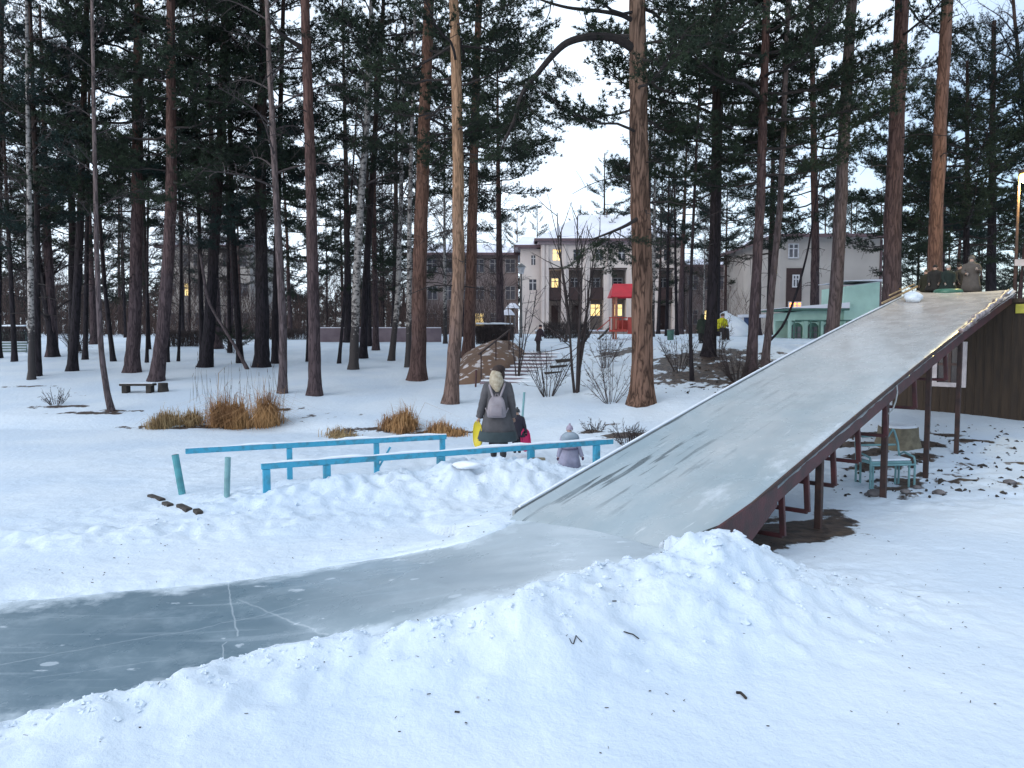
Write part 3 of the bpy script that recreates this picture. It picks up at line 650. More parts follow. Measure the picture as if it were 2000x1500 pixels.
T('pine_tree', 'dark reddish pine behind the green shed roof', [(1590,640),(1592,450),(1588,200)], 21, 21, 6.5, 3.4, 40, 'bark_grey', Y=42)
T('pine_tree', 'smooth grey-brown pine overlapping the green shed', [(1624,660),(1634,540),(1646,300),(1662,0)], 31, 25, 17.0, 3.0, 22, 'bark_lilac', Y=25, low=4)
T('pine_tree', 'wide dark pine behind the top of the slide', [(1742,600),(1746,400),(1756,200),(1764,0)], 42, 24, 10, 3.0, 26, 'bark_grey', Y=24.5)
T('pine_tree', 'bright orange pine rising behind the children on the platform', [(1826,560),(1828,420),(1836,200),(1848,0)], 34, 25, 14.5, 1.7, 26, 'bark_orange', Y=24.0, side=3.0)
T('birch_tree', 'bare birch with drooping twigs against blue sky at the right edge', [(2040,640),(2030,400),(2000,200),(1985,60)], 16, 17, 7, 4.2, 26, 'bark_dark', Y=34, droop=1.0)
T('pine_tree', 'dark pine in the corner behind the lit lamp', [(1935,640),(1938,400)], 24, 13.5, 5, 3.2, 44, 'bark_dark', Y=33, needle='needle2')
T('pine_tree', 'short dark pine right behind the platform children', [(1888,600),(1890,300)], 18, 10.5, 3.8, 3.0, 36, 'bark_dark', Y=29)
T('young_tree', 'pair of thin stems left of the dark green-black pine, left one', [(1302,672),(1304,500)], 8, 12, 5, 1.8, 12, 'bark_dark', Y=44)
T('young_tree', 'pair of thin stems left of the dark green-black pine, right one', [(1322,672),(1320,500)], 8, 12, 5, 1.8, 12, 'bark_dark', Y=46)
T('pine_tree', 'pine at the very left edge with foliage down to the hedge', [(-10,700),(-5,400)], 22, 17, 4.5, 3.0, 40, 'bark_dark')
# two crooked limbs of the largest pine and the knee-shaped limb of the purple-brown pine
def crooked(root, base, pts, Y, r, needles, seed, name='limb'):
    P = np.array([aty(x, y, Y+dy) for x, y, dy in pts])-base
    t = np.linspace(0, len(P)-1, len(P)*4); P = np.stack([np.interp(t, np.arange(len(P)), P[:, i]) for i in range(3)], -1)
    for _ in range(3): P[1:-1] = (P[:-2]+2*P[1:-1]+P[2:])/4
    W = MB(); W.tube(P, np.linspace(r, r*.3, len(P)), 8, caps=True); NL = []; g = np.random.default_rng(seed)
    for k in range(needles):
        u = g.uniform(.45, 1.0)*(len(P)-1); i = int(u); a = g.uniform(0, 6.28)
        place_limb(W, NL, LIMBS[g.integers(8)], P[min(i, len(P)-1)], a, g.uniform(-1.3, -.2), g.uniform(.25, .5))
    if NL: needles_add(W, NL, 1)
    W.build(name, [M['branch'], M['needle']], root)
crooked(BP, BPb, [(1243,100,0),(1205,72,-.3),(1150,70,-.6),(1105,82,-.9),(1075,112,-1.1),(1045,150,-1.3),(1018,180,-1.4),(1006,235,-1.5),(985,275,-1.6)], BPb[1], .12, 30, 5)
crooked(BP, BPb, [(1243,45,0),(1215,28,-.2),(1160,20,-.5),(1110,16,-.7),(1060,2,-.9),(1020,-20,-1)], BPb[1], .07, 4, 6)
crooked(BP, BPb, [(1255,420,0),(1225,440,-.5),(1190,455,-.9),(1150,470,-1.2)], BPb[1], .06, 9, 8)
crooked(TP, TPb, [(606,100,0),(575,85,-.2),(545,65,-.5),(525,35,-.8)], TPb[1], .10, 3, 7)
crooked(TP, TPb, [(608,115,0),(580,112,-.2),(552,125,-.4),(520,150,-.6),(500,190,-.7)], TPb[1], .035, 0, 9)
# ---------------------------------------------------------------- the wood behind: shared crowns, one object per tree
def bg_variants():
    out = []
    for i in range(5):
        h_ = [17, 19, 15, 20, 16][i]
        P = np.array([(0, 0, -.2), (.1*(i-2), .05, h_*.5), (.25*(i-2), 0, h_)], float)
        mb, PP = trunk_mesh(P, .19+.02*i, .05, n=8, seed=900+i)
        tk = mb.build('trunk', M['bark_dark' if i % 2 else 'bark_grey'], None, smooth=True)
        cr = pine_crown(PP, h_*(.20+.05*i), h_-.2, 3.2, 30, 950+i, low=4).build('crown', [M['branch'], M['needle2' if i % 2 else 'needle']], None)
        out.append(('pine_tree', tk.data, cr.data)); bpy.data.objects.remove(tk); bpy.data.objects.remove(cr)
    for i in range(3):
        h_ = [15, 17, 14][i]
        P = np.array([(0, 0, -.2), (.15*(i-1), .05, h_*.5), (-.2*(i-1), 0, h_)], float)
        mb, PP = trunk_mesh(P, .12, .03, n=8, seed=930+i)
        tk = mb.build('trunk', M['birch' if i == 0 else 'bark_dark'], None, smooth=True)
        cr = bare_branches(PP, h_*.2, h_-.4, 3.0, 34, 980+i, sub=9, tws=8, tw_r=.010)  .build('crown', M['twig'], None)
        out.append(('birch_tree' if i == 0 else 'bare_tree', tk.data, cr.data)); bpy.data.objects.remove(tk); bpy.data.objects.remove(cr)
    return out
BGV = bg_variants()
def bg_tree(v, x, y, s, rz, label, group):
    kind, tk, cr = BGV[v]
    r_ = empty(kind, (x, y, gz(x, y, False)), rz, label, 'tree', group); r_.scale = (s, s, s)
    for nm, dt in (('trunk', tk), ('crown', cr)):
        o = bpy.data.objects.new(nm, dt); col.objects.link(o); o.parent = r_
random.seed(21); cnt = 0; used = []
def clear_ok(x, y):
    q = 1000+F*x/y
    if 985 < q < 1245 and y < 84: return False           # view to the main building
    if 1500 < q < 1725 and y < 56: return False
    if 1180 < q < 1740 and y < 37: return False
    return all((x-a)**2+(y-b)**2 > 5 for a, b in used)
for i in range(900):
    if cnt >= 118: break
    q = random.uniform(-130, 2130); y = 33+62*random.random()**1.05
    x = (q-1000)/F*y
    if not clear_ok(x, y): continue
    if q > 1850: y = max(y, 48); x = (q-1000)/F*y
    used.append((x, y)); cnt += 1
    v = random.choice([0, 1, 2, 3, 4, 5, 6, 7, 7, 6, 6]) if q < 1000 else random.choice([0, 1, 2, 3, 4, 2, 5])
    s = random.uniform(.85, 1.15)*(.60 if q > 1850 else (.8 if 1240 < q < 1880 and y > 60 else 1.0))
    left = q < 1000
    bg_tree(v, x, y, s, random.uniform(0, 6.28),
            ('distant dark pine in the dense wood behind the left grove' if left else 'distant dark pine in the wood behind the bank on the right') if v < 5 else
            (('distant thin birch in the dense wood behind the left grove' if left else 'distant thin birch in the wood behind the bank on the right') if v == 5 else
             ('distant leafless dark tree in the wood behind the left grove' if left else 'distant leafless dark tree behind the bank on the right')),
            ('far pines of the left wood' if left else 'far pines of the right wood') if v < 5 else ('far birches' if v == 5 else 'far leafless trees')+(' of the left wood' if left else ' of the right wood'))
for q, y, v in [(1010,100,0),(1050,112,1),(1085,105,2),(1130,118,3),(1170,108,4),(1220,112,0),(1030,125,4),(1150,130,1)]:
    bg_tree(v, (q-1000)/F*y, y, .95, q, 'far pine behind the roof of the pale building', 'far pines behind the pale building')
# the far wood behind everything, one mass of pine tops that nobody could count
W = MB(); NL = []; g = np.random.default_rng(99)
for k in range(620):
    q = g.uniform(-260, 2250) if k < 260 else g.uniform(-200, 985)
    if 985 < q < 1250 and g.random() < .8: continue
    y = g.uniform(96, 130); x = (q-1000)/F*y; top = 9+4*math.sin(q*.013)+3*math.sin(q*.041+1)
    if q > 1850: top = 8
    z = 3+(top-3)*g.random()**1.15 if k < 260 else 2.8+5.5*g.random()
    place_limb(W, NL, LIMBS[g.integers(8)], np.array([x, y, z]), g.uniform(0, 6.28), g.uniform(-.2, .5), g.uniform(1.5, 2.4))
    if k % 3 == 0: W.tube([(x, y, 1.5), (x+.3, y, z+1)], [.22, .12], 5, caps=False)
needles_add(W, NL, 1); tag(W.build('distant_wood', [M['branch'], M['needle2']]), 'dark mass of pine wood at the far end of the park', kind='stuff', cat='wood')
# leafless brown undergrowth between the far trunks of the left wood
n = 42000; y = g.uniform(62, 94, n); q = np.where(g.random(n) < .8, g.uniform(-160, 985, n), g.uniform(1340, 1900, n)); x = (q-1000)/F*y
B = np.stack([x, y, 2.2+6.5*g.random(n)**1.6*(.7+.3*np.sin(q*.02))], -1); D = g.normal(0, .45, (n, 3)); D[:, 2] = np.abs(D[:, 2])+.7; D /= np.linalg.norm(D, axis=1)[:, None]
M['brown_twig'] = mat('reddish_brown_twigs', (.085,.050,.042), .9, var=(.045,.030,.028), vscale=.2)
mb = MB(); mb.add(numba_tris(B, D, g.uniform(.6, 2.0, n), g.uniform(.010, .022, n)), np.arange(n*3).reshape(-1, 3))
tag(mb.build('undergrowth', M['brown_twig']), 'brown leafless undergrowth between the far trunks', 'undergrowth', kind='stuff')
# ---------------------------------------------------------------- shrubs and saplings
def shrub(name, label, px, py, hgt, spread, stems, seed, mt='twig_dark', r=.018, Y=None, sub=6, tws=5, el=(.9, 1.45), cat='shrub'):
    b = atg(px, py) if Y is None else np.array([*(aty(px, py, Y)[:2]), 0])
    if Y is not None: b[2] = gz(b[0], b[1], False)
    g = np.random.default_rng(seed); root = empty(name, b, 0, label, cat); W = MB(); Tw = []
    for k in range(stems):
        a = g.uniform(0, 6.28); e = g.uniform(*el); l = hgt*g.uniform(.75, 1.1); d = np.array([math.cos(a)*math.cos(e)*spread, math.sin(a)*math.cos(e)*spread, math.sin(e)]); d /= np.linalg.norm(d)
        t = np.linspace(0, 1, 7)[:, None]; o = np.array([math.cos(a), math.sin(a), 0])*.06*math.sqrt(stems)*.4
        path = o+np.array([0, 0, -.08])+d*l*t+np.cumsum(g.normal(0, .015, (7, 3)), 0)*l*t+np.array([0, 0, .1])*l*t**2
        W.tube(path, np.linspace(r, r*.35, 7), 5, caps=False)
        for s_ in range(sub):
            v = .25+.75*(s_+g.random())/sub; p = np.array([np.interp(v*6, np.arange(7), path[:, i]) for i in range(3)])
            dd = d+g.normal(0, .5, 3); dd /= np.linalg.norm(dd); l2 = l*g.uniform(.2, .42)*(1.2-.6*v)
            W.tube(np.array([p, p+dd*l2*.5, p+dd*l2+np.array([0, 0, .05*l2])]), [r*.4, r*.3, r*.15], 3, caps=False)
            for q in range(tws):
                Tw.append((p+dd*l2*g.random(), dd+g.normal(0, .6, 3), l2*g.uniform(.25, .6)))
    B = np.array([a for a, b_, c in Tw]); D = np.array([b_ for a, b_, c in Tw]); D /= np.linalg.norm(D, axis=1)[:, None]; Ln = np.array([c for a, b_, c in Tw])
    W.add(numba_tris(B, D, Ln, np.full(len(B), .006)), np.arange(len(B)*3).reshape(-1, 3)); W.build('branches', M[mt], root)
    return root
shrub('bare_sapling', 'tall dark many-stemmed sapling in front of the pale building', 1126, 768, 4.6, .34, 6, 3, r=.045, sub=11, tws=5, el=(1.15, 1.5), cat='tree')
shrub('bare_sapling', 'small leafless sapling by the stairs right of the woman', 1010, 738, 2.6, .5, 4, 4, r=.026, sub=8, cat='tree')
shrub('bare_shrub', 'round leafless shrub left of the tall dark sapling', 1070, 776, 1.5, .9, 16, 5, r=.014)
shrub('bare_shrub', 'spreading brown shrub at the left foot of the largest pine', 1192, 788, 1.25, 1.4, 16, 6, mt='twig', r=.010)
shrub('bare_shrub', 'snow-caught shrub on the bank left of the largest pine', 1180, 720, 1.2, 1.2, 18, 7, mt='twig', r=.010)
shrub('bare_shrub', 'dark low shrub on the bank right of the largest pine', 1325, 725, 1.1, 1.2, 18, 8, r=.012)
shrub('bare_shrub', 'dark leafy-looking shrub touching the left edge of the slide', 1440, 745, .9, 1.5, 26, 9, r=.014)
shrub('bare_shrub', 'dark scrub between the near railing end and the slide', 1228, 868, .5, 1.8, 26, 10, r=.012)
shrub('bare_shrub', 'low dark scrub on the snow behind the small child', 1160, 845, .35, 1.8, 14, 11, r=.010)
shrub('bare_shrub', 'reddish twiggy thicket right of the leftmost birch', 150, 690, 1.5, 1.3, 26, 12, mt='twig', r=.012, sub=8)
shrub('bare_shrub', 'low snowy scrub below the leftmost birch', 110, 792, .5, 1.8, 14, 13, mt='twig', r=.010)
shrub('bare_shrub', 'bare bush on the plateau behind the dark figure on the stairs', 1100, 668, 1.4, 1.2, 20, 14, mt='twig', r=.014)
shrub('bare_shrub', 'thin bush on the bank crest above the leafy-looking shrub', 1405, 700, 1.3, 1.2, 10, 15, r=.010)
shrub('bare_shrub', 'sparse bush among pines right of the leaning log', 600, 655, 1.6, 1.2, 18, 16, mt='twig', r=.014)
shrub('young_pine', 'small dark pine bush beside the leaning log', 455, 690, .9, 1.4, 14, 17, r=.012)
# green needles on the pine bush
_b = atg(455, 690); _r = [o for o in col.objects if o.name.startswith('young_pine')][0]
W = MB(); NL = []
for k in range(8): place_limb(W, NL, LIMBS[k], np.array([0, 0, .3+.12*k]), k*2.4, .15, .42)
needles_add(W, NL, 1); W.build('crown', [M['branch'], M['needle']], _r)
# ---------------------------------------------------------------- dry grass
M['straw'] = mat('straw', (.46,.26,.11), .9, var=(.22,.11,.05), vscale=1.6)
M['straw_pale'] = mat('straw_pale', (.42,.30,.15), .9, var=(.24,.15,.07), vscale=1.6)
def tussock(label, x0, x1, yb, yt, n, seed, mt='straw'):
    a, b = atg(x0, yb), atg(x1, yb); c = (a+b)/2; c[2] = gz(c[0], c[1]); wd = abs(b[0]-a[0])/2; ht = (yb-yt)/F*c[1]
    g = np.random.default_rng(seed)
    nc = max(3, int(wd*5)); cx = g.uniform(-.85, .85, nc)*wd; cy = g.uniform(-.35, .35, nc); ci = g.integers(0, nc, n)
    B = np.stack([cx[ci]+g.normal(0, .13, n), cy[ci]+g.normal(0, .12, n), np.zeros(n)], -1)
    ch = g.uniform(.45, 1.15, nc); caz = g.uniform(0, 6.28, nc)
    B[:, 2] = height(B[:, 0]+c[0], B[:, 1]+c[1])-c[2]-.03
    az = caz[ci]+g.normal(0, 1.1, n); lean = np.abs(g.normal(.55, .4, n)); ln = ht*ch[ci]*g.gamma(7, 1/7, n)*.68
    d1 = np.stack([np.cos(az)*lean*.5, np.sin(az)*lean*.5, np.ones(n)], -1); d1 /= np.linalg.norm(d1, axis=1)[:, None]
    d2 = np.stack([np.cos(az)*lean*1.5, np.sin(az)*lean*1.5, .7-lean*1.2], -1)+g.normal(0, .12, (n, 3))
    s = np.stack([-np.sin(az), np.cos(az), np.zeros(n)], -1)*g.uniform(.005, .010, n)[:, None]
    m1 = B+d1*ln[:, None]*.62; tp = m1+d2*ln[:, None]*.48
    V = np.stack([B-s, B+s, m1+s*.8, m1-s*.8, tp], 1).reshape(-1, 3); o = np.arange(n)*5
    mb = MB(); mb.add(V, np.stack([o, o+1, o+2, o+3], -1)); mb.add(V, np.stack([o+3, o+2, o+4], -1))
    tag(mb.build('grass_tussock', M[mt], None, loc=c), label, 'dry grass', 'straw tussocks at the lake shore')
tussock('large rust-brown straw tussock below the leaning log', 405, 535, 833, 762, 5200, 1)
tussock('pale yellow straw tussock left of the large rust-brown one', 292, 392, 832, 798, 2600, 2, 'straw_pale')
tussock('small low straw tuft between the large tussock and the sled-side ones', 652, 690, 852, 826, 700, 3, 'straw_pale')
tussock('golden straw tussock with a tall left side, left of the pale orange pine foot', 728, 800, 836, 790, 2600, 4)
tussock('low rusty straw strip running up to the woman', 800, 915, 846, 820, 2600, 5)
g = np.random.default_rng(3); mb = MB()
for k in range(50):
    p = atg(g.uniform(370, 560), g.uniform(765, 815)); l = g.gamma(4, .16)+.15
    q = p+np.array([g.normal(0, .1)*l, g.normal(0, .1)*l, l]); mb.tube(np.array([p-np.array([0, 0, .05]), (p+q)/2+g.normal(0, .02, 3), q]), [.004, .004, .002], 3, caps=False)
    if g.random() < .4: mb.tube(np.array([q, q+np.array([g.normal(0, .03), 0, .12])]), [.009, .003], 4)
tag(mb.build('dry_reeds', M['twig']), 'thin dry reed stalks standing behind the large straw tussock', kind='stuff', cat='reeds')
# ================================================================ SLIDE
M['red_steel'] = mat('dark_red_steel', (.085,.022,.024), .6, var=(.04,.018,.018), vscale=5, bump=.25, bscale=40)
M['rust_steel'] = mat('rusty_steel', (.07,.035,.028), .75, var=(.035,.022,.02), vscale=8, bump=.2)
M['hut_wood'] = mat('brown_stained_boards', (.050,.031,.018), .8, var=(.028,.018,.012), vscale=2.2, stretch=(6,6,.6), bump=.3, bscale=10)
M['ice_crust'] = mat('ice_crust', (.50,.42,.41), .4, var=(.12,.08,.075), vscale=9, bump=.7, bscale=12)
M['grey_board'] = mat('weathered_board', (.36,.38,.38), .7, var=(.25,.27,.28), vscale=4, stretch=(8,.6,8))
M['tan_board'] = mat('tan_board', (.42,.30,.16), .7, var=(.25,.17,.10), vscale=4)
RZ = -math.atan2(SD[0], SD[1])
def pxof(p):
    v = np.asarray(p, float)-CAM; yy = v[1]*cp-v[2]*sp; up = v[1]*sp+v[2]*cp
    return 1000+F*v[0]/yy, 750-F*up/yy
def s_at(px, c=SW, lo=0, hi=19.0):
    for _ in range(50):
        m = (lo+hi)/2
        if pxof(sp3(m, c))[0] < px: lo = m
        else: hi = m
    return lo
def c_at(px, s, lo=-3, hi=9):
    for _ in range(50):
        m = (lo+hi)/2
        if pxof(sp3(s, m))[0] < px: lo = m
        else: hi = m
    return lo
def lz(s): return slz(s)-FOOT
def loc2w(c, s): return SA[0]+SD[0]*s+SN[0]*c, SA[1]+SD[1]*s+SN[1]*c
def glz(c, s): x, y = loc2w(c, s); return gz(x, y, False)-FOOT
slide = empty('ice_slide', (SA[0], SA[1], FOOT), RZ, 'long wide ice-covered slide on a dark red steel frame, running down to the lake', 'slide')
g = np.random.default_rng(12)
ns, nc = 220, 26
S_, C_ = np.meshgrid(np.linspace(-.25, SL, ns), np.linspace(0, 1, nc), indexing='ij')
right = SW+.025*fbm(S_[:, -1]*3, S_[:, -1]*0, 3, 2.0)+.03; left = np.zeros(ns)-.01
CC = left[:, None]+(right-left)[:, None]*C_
ZZ = np.vectorize(lz)(S_)+.008+.10*np.clip((C_-.86)/.14, 0, 1)**2*0+.05*(1-np.clip(C_/.06, 0, 1))**2
ZZ -= .035*np.sin(np.pi*C_)*1.0
ZZ += .012*fbm(CC, S_, 4, 1.1)*1.0
ZZ[:, -1] -= .05; ZZ -= .10*np.clip(-S_/.25, 0, 1)
i_ = (np.arange(ns-1)[:, None]*nc+np.arange(nc-1)[None]).ravel()
mb = MB(); mb.add(np.stack([CC.ravel(), S_.ravel(), ZZ.ravel()], -1), np.stack([i_, i_+1, i_+nc+1, i_+nc], -1))
mb.add(np.stack([CC.ravel(), S_.ravel(), ZZ.ravel()-.05], -1), np.stack([i_, i_+nc, i_+nc+1, i_+1], -1)); mb.build('deck', M['slide_ice'], slide, smooth=True)
def run(c0, s0, s1, w_, h_, dz, m_, nm, n=16):
    mb = MB(); ss = np.linspace(s0, s1, n); V = []
    rs = [np.array([(c0-w_/2, s, lz(s)+dz-h_/2), (c0+w_/2, s, lz(s)+dz-h_/2), (c0+w_/2, s, lz(s)+dz+h_/2), (c0-w_/2, s, lz(s)+dz+h_/2)]) for s in ss]
    mb.rings(rs); return mb.build(nm, m_, slide)
run(-.055, 0, SL-.2, .035, .13, .0, M['grey_board'], 'side_board')
run(-.055, .1, SL-.3, .035, .018, .075, M['snowcap'], 'rim_snow')
run(-.02, .2, SL, .07, .16, -.16, M['red_steel'], 'side_beam')
run(SW-.02, .2, SL, .07, .20, -.17, M['red_steel'], 'side_beam')
run(SW+.035, .1, s_at(1870), .025, .045, -.03, M['rust_steel'], 'edge_strip')
run(-.03, s_at(1725, 0), SL+.05, .03, .04, .16, M['tan_board'], 'rim_rail')
run(-.10, s_at(1745, 0), SL, .025, .025, .23, M['tan_board'], 'rim_rail')
# iced pipe along the upper right edge
s0, s1 = s_at(1866), s_at(1962)
mb = MB(); ss = np.linspace(s0, s1, 26); P = np.array([(SW+.09+.01*g.normal(), s, lz(s)+.03+.10*(k/25)) for k, s in enumerate(ss)])
mb.tube(P+g.normal(0,.012,(26,3)), .042+.032*g.random(26), 9); mb.build('crusted_pipe', M['ice_crust'], slide, smooth=True)
mb = MB(); mb.tube(P[-4:]+np.array([.05, .1, .04]), .02, 6); mb.build('pipe_end', M['snowcap'], slide)
# joists across, posts, trestle frames
for s in np.arange(.8, SL, 1.3):
    mb = MB(); mb.box((SW/2, s, lz(s)-.13), (SW-.15, .06, .10)); mb.build('joist', M['red_steel'], slide)
for px, wpx in ((1612, .085), (1740, .085), (1824, .08), (1884, .08)):
    s = s_at(px)
    for c in (SW-.06, .08):
        zt, zb = lz(s)-.25, glz(c, s)-.1
        mb = MB(); mb.box((c, s, (zt+zb)/2), (wpx, wpx, zt-zb)); bevel(mb.build('post', M['rust_steel'], slide), .008)
for px in (1532, 1580, 1632, 1680, 1733, 1790, 1850):
    s = s_at(px); dz = min(.50, lz(s)-.27-glz(SW/2, s)-.05+.0)
    dz = max(dz, .2)
    t = lz(s)-.24
    fr = MB()
    for c, o in ((SW-.03, .04), (.03, -.04)):
        fr.bar((c, s, t), (c+o, s-.02, t-dz), .065, .05)
    fr.bar((-.01, s-.02, t-dz), (SW+.01, s-.02, t-dz+.001), .05, .05)
    bevel(fr.build('trestle_frame', M['red_steel'], slide), .006)
# black skirt at the foot and plate of the beam
mb = MB(); mb.rings([np.array([(SW+.02, .35, -.5), (SW+.05, .35, -.5), (SW+.05, .35, .13), (SW+.02, .35, .13)]), np.array([(SW+.02, 1.9, lz(1.9)-.28), (SW+.05, 1.9, lz(1.9)-.28), (SW+.05, 1.9, lz(1.9)-.05), (SW+.02, 1.9, lz(1.9)-.05)])])
mb.build('foot_plate', M['red_steel'], slide)
M['black_sheet'] = mat('black_rubber', (.018,.024,.022), .5)
mb = MB(); mb.rings([np.array([(SW-.22, .10, .02), (SW+.10, .02, -.12), (SW+.11, .03, -.10), (SW-.21, .12, .05)]), np.array([(SW-.02, .62, .12), (SW+.14, .6, .02), (SW+.15, .6, .04), (SW-.01, .63, .15)])])
mb.build('rubber_flap', M['black_sheet'], slide)
# hose loop hanging off the edge
ph = np.array([(SW+.07, s_at(1738)+a, lz(s_at(1738))+b) for a, b in [(.1,-.02),(.14,-.12),(.08,-.25),(-.05,-.36),(-.25,-.42)]])
mb = MB(); mb.tube(ph, .011, 6); mb.build('pale_hose', M['grey_board'], slide)
# snow lump standing in for the lamp-lit glare at the slide's top left
lp = sp3(s_at(1783, .30), .30)
def rock(name, label, c, r, m_, seed, cat, group=None, sq=.8):
    g = np.random.default_rng(seed); n, k = 18, 12; rs = []
    ph = g.uniform(0, 6.28, 5)
    for i in range(k+1):
        t = math.pi*i/k; z = -math.cos(t); q = max(math.sin(t), .02); a = np.arange(n)*2*math.pi/n
        w_ = 1+.16*np.sin(2*a+ph[0]+z*2)+.10*np.sin(3*a+ph[1]-z*3)+.07*np.sin(5*a+ph[2]+z*5)+g.normal(0, .03, n)
        rs.append(np.stack([np.cos(a)*q*r[0]*w_, np.sin(a)*q*r[1]*w_, np.full(n, z*r[2])*(1+.1*np.sin(a+ph[3]))], -1))
    mb = MB(); mb.rings(rs); return tag(mb.build(name, m_, None, loc=tuple(c), smooth=True), label, cat, group)
rock('glare_snow_lump', 'chunk of snow standing in for lamp-lit glare at the top left corner of the slide', lp+np.array([0, 0, .09]), (.19, .26, .15), M['snow'], 11, 'snow lump')
# ---------------------------------------------------------------- platform on the brown hut
hut = empty('brown_hut', (SA[0], SA[1], FOOT), RZ, 'dark brown wooden hut under the top end of the slide, white-framed window', 'hut')
HS, HC0, HC1, HE = 15.3, -.45, 6.0, 19.2
pz = lz(SL)-.22
gb = glz(1.5, HS)-.35
mb = MB()
wc0, wc1 = c_at(1836, HS), c_at(1884, HS)
d1 = sp3(HS, wc1)[1]
wz0, wz1 = 2.5-(748-650)/F*d1-FOOT, 2.5-(676-650)/F*d1-FOOT
th = .12
def hbox(c0, c1, s0, s1, z0, z1): mb.box(((c0+c1)/2, (s0+s1)/2, (z0+z1)/2), (c1-c0, s1-s0, z1-z0))
hbox(HC0, wc0, HS, HS+th, gb, pz-.1); hbox(wc1, HC1, HS, HS+th, gb, pz-.1); hbox(wc0, wc1, HS, HS+th, gb, wz0); hbox(wc0, wc1, HS, HS+th, wz1, pz-.1)
hbox(HC0, HC0+th, HS+th, HE, gb, pz-.1); hbox(HC1-th, HC1, HS+th, HE, gb, pz-.1); hbox(HC0+th, HC1-th, HE-th, HE, gb, pz-.1)
mb.build('wall', M['hut_wood'], hut)
mb = MB()
for c in np.arange(HC0+.15, HC1, .19):
    if wc0-.12 < c < wc1+.12: hbox(c-.012, c+.012, HS-.012, HS, gb, wz0-.1); hbox(c-.012, c+.012, HS-.012, HS, wz1+.1, pz-.12)
    else: hbox(c-.012, c+.012, HS-.012, HS, gb, pz-.12)
mb.build('cover_battens', M['hut_wood'], hut)
M['white_paint'] = mat('chipped_white_paint', (.62,.56,.56), .6, var=(.45,.40,.40), vscale=4)
M['dark_glass'] = mat('dark_window_glass', (.055,.045,.045), .12, var=(.04,.03,.03))
M['brown_paint'] = mat('brown_paint', (.10,.055,.045), .6)
mb = MB(); f_ = .11
hbox(wc0-f_, wc1+f_, HS-.035, HS-.001, wz0-f_, wz0); hbox(wc0-f_, wc1+f_, HS-.035, HS-.001, wz1, wz1+f_); hbox(wc0-f_, wc0, HS-.035, HS-.001, wz0, wz1); hbox(wc1, wc1+f_, HS-.035, HS-.001, wz0, wz1)
win = mb.build('window', M['white_paint'], hut)
mb = MB(); hbox(wc0, wc1, HS+.04, HS+.05, wz0, wz1); mb.build('pane', M['dark_glass'], win)
mb = MB(); hbox((wc0+wc1)/2-.03, (wc0+wc1)/2+.03, HS+.01, HS+.038, wz0, wz1); zz_ = wz0+(wz1-wz0)*.5; hbox(wc0, wc1, HS-.004, HS+.009, zz_-.03, zz_+.03); mb.build('glazing_bar', M['brown_paint'], win)
mb = MB(); hbox(HC0-.1, HC1+.1, HS-.06, HE+.1, pz-.1, pz); mb.build('roof_deck', M['hut_wood'], hut)
mb = MB(); hbox(SW+.35, HC1, HS+.3, HS+.35, pz, pz+.62); hbox(SW+.35, SW+.43, HS+.3, HS+.38, pz, pz+.9)
mb.build('parapet', M['brown_paint'], hut)
mb = MB(); mb.box((SW+.9, HS+.32, pz+.64), (1.2, .12, .04)); mb.build('snow_cap', M['snowcap'], hut)
# yellow plate on the hut wall at the picture's right edge, white board above it
M['yellow_sign'] = mat('yellow_sign', (.50,.44,.06), .6)
def hut_plate(name, label, px0, px1, py0, py1, s, m_, cat, y_=None):
    c0, c1 = c_at(px0, s), c_at(px1, s); d = sp3(s, (c0+c1)/2)[1]; z0, z1 = 2.5-(py1-650)/F*d, 2.5-(py0-650)/F*d
    x, y = loc2w((c0+c1)/2, s); mb = MB(); mb.box((0, 0, 0), (c1-c0, .03, z1-z0)); o = mb.build(name, m_, None, loc=(x, y, (z0+z1)/2)); o.rotation_euler = (0, 0, RZ); bevel(o, .006)
    return tag(o, label, cat)
hut_plate('sign', 'small yellow plate on the dark hut at the right edge of the photo', 1985, 2024, 594, 612, HS-.03, M['yellow_sign'], 'sign')
# lamp post with lit lamp at the right edge, and the white board on the same post
M['lamp_lit'] = mat('lit_lamp', (1,.9,.5), .5, emit=(1.0, .70, .10), estr=5)
M['grey_metal'] = mat('grey_metal', (.16,.16,.16), .5, metal=.4)
lx, ly = 13.40, 20.6; lg = gz(lx, ly, False); lz_ = 2.5+295/F*ly
lamp = empty('street_lamp', (lx, ly, lg), 0, 'lit yellow lamp on a grey post at the right edge of the photo', 'street lamp')
mb = MB(); mb.tube([(0,0,-.1),(0,0,3),(0,0,lz_-lg+.25)], [.06,.045,.03], 10); mb.build('pole', M['rust_steel'], lamp, smooth=True)
mb = MB(); mb.bar((0,0,lz_-lg+.2), (-.0,-.22,lz_-lg+.2), .05); mb.ell((0,-.25,lz_-lg+.10), (.16,.16,.10), z0=-.1); mb.build('hood', M['rust_steel'], lamp, smooth=True)
mb = MB(); mb.ell((0,-.25,lz_-lg+.0), (.15,.15,.15)); mb.build('bulb', M['lamp_lit'], lamp, smooth=True)
pl = bpy.data.lights.new('lamp_light', 'POINT'); pl.energy = 260; pl.color = (1, .78, .30); pl.shadow_soft_size = .12
po = bpy.data.objects.new('lamp_light', pl); col.objects.link(po); po.parent = lamp; po.location = (0, -.25, lz_-lg-.18)
mb = MB(); mb.box((0,0,0), (.62,.03,.17)); o = mb.build('sign', M['white_paint'], None, loc=(13.62, 20.50, 2.5+136/F*20.45)); tag(o, 'white board fixed to the lamp post at the right edge of the photo', 'sign')
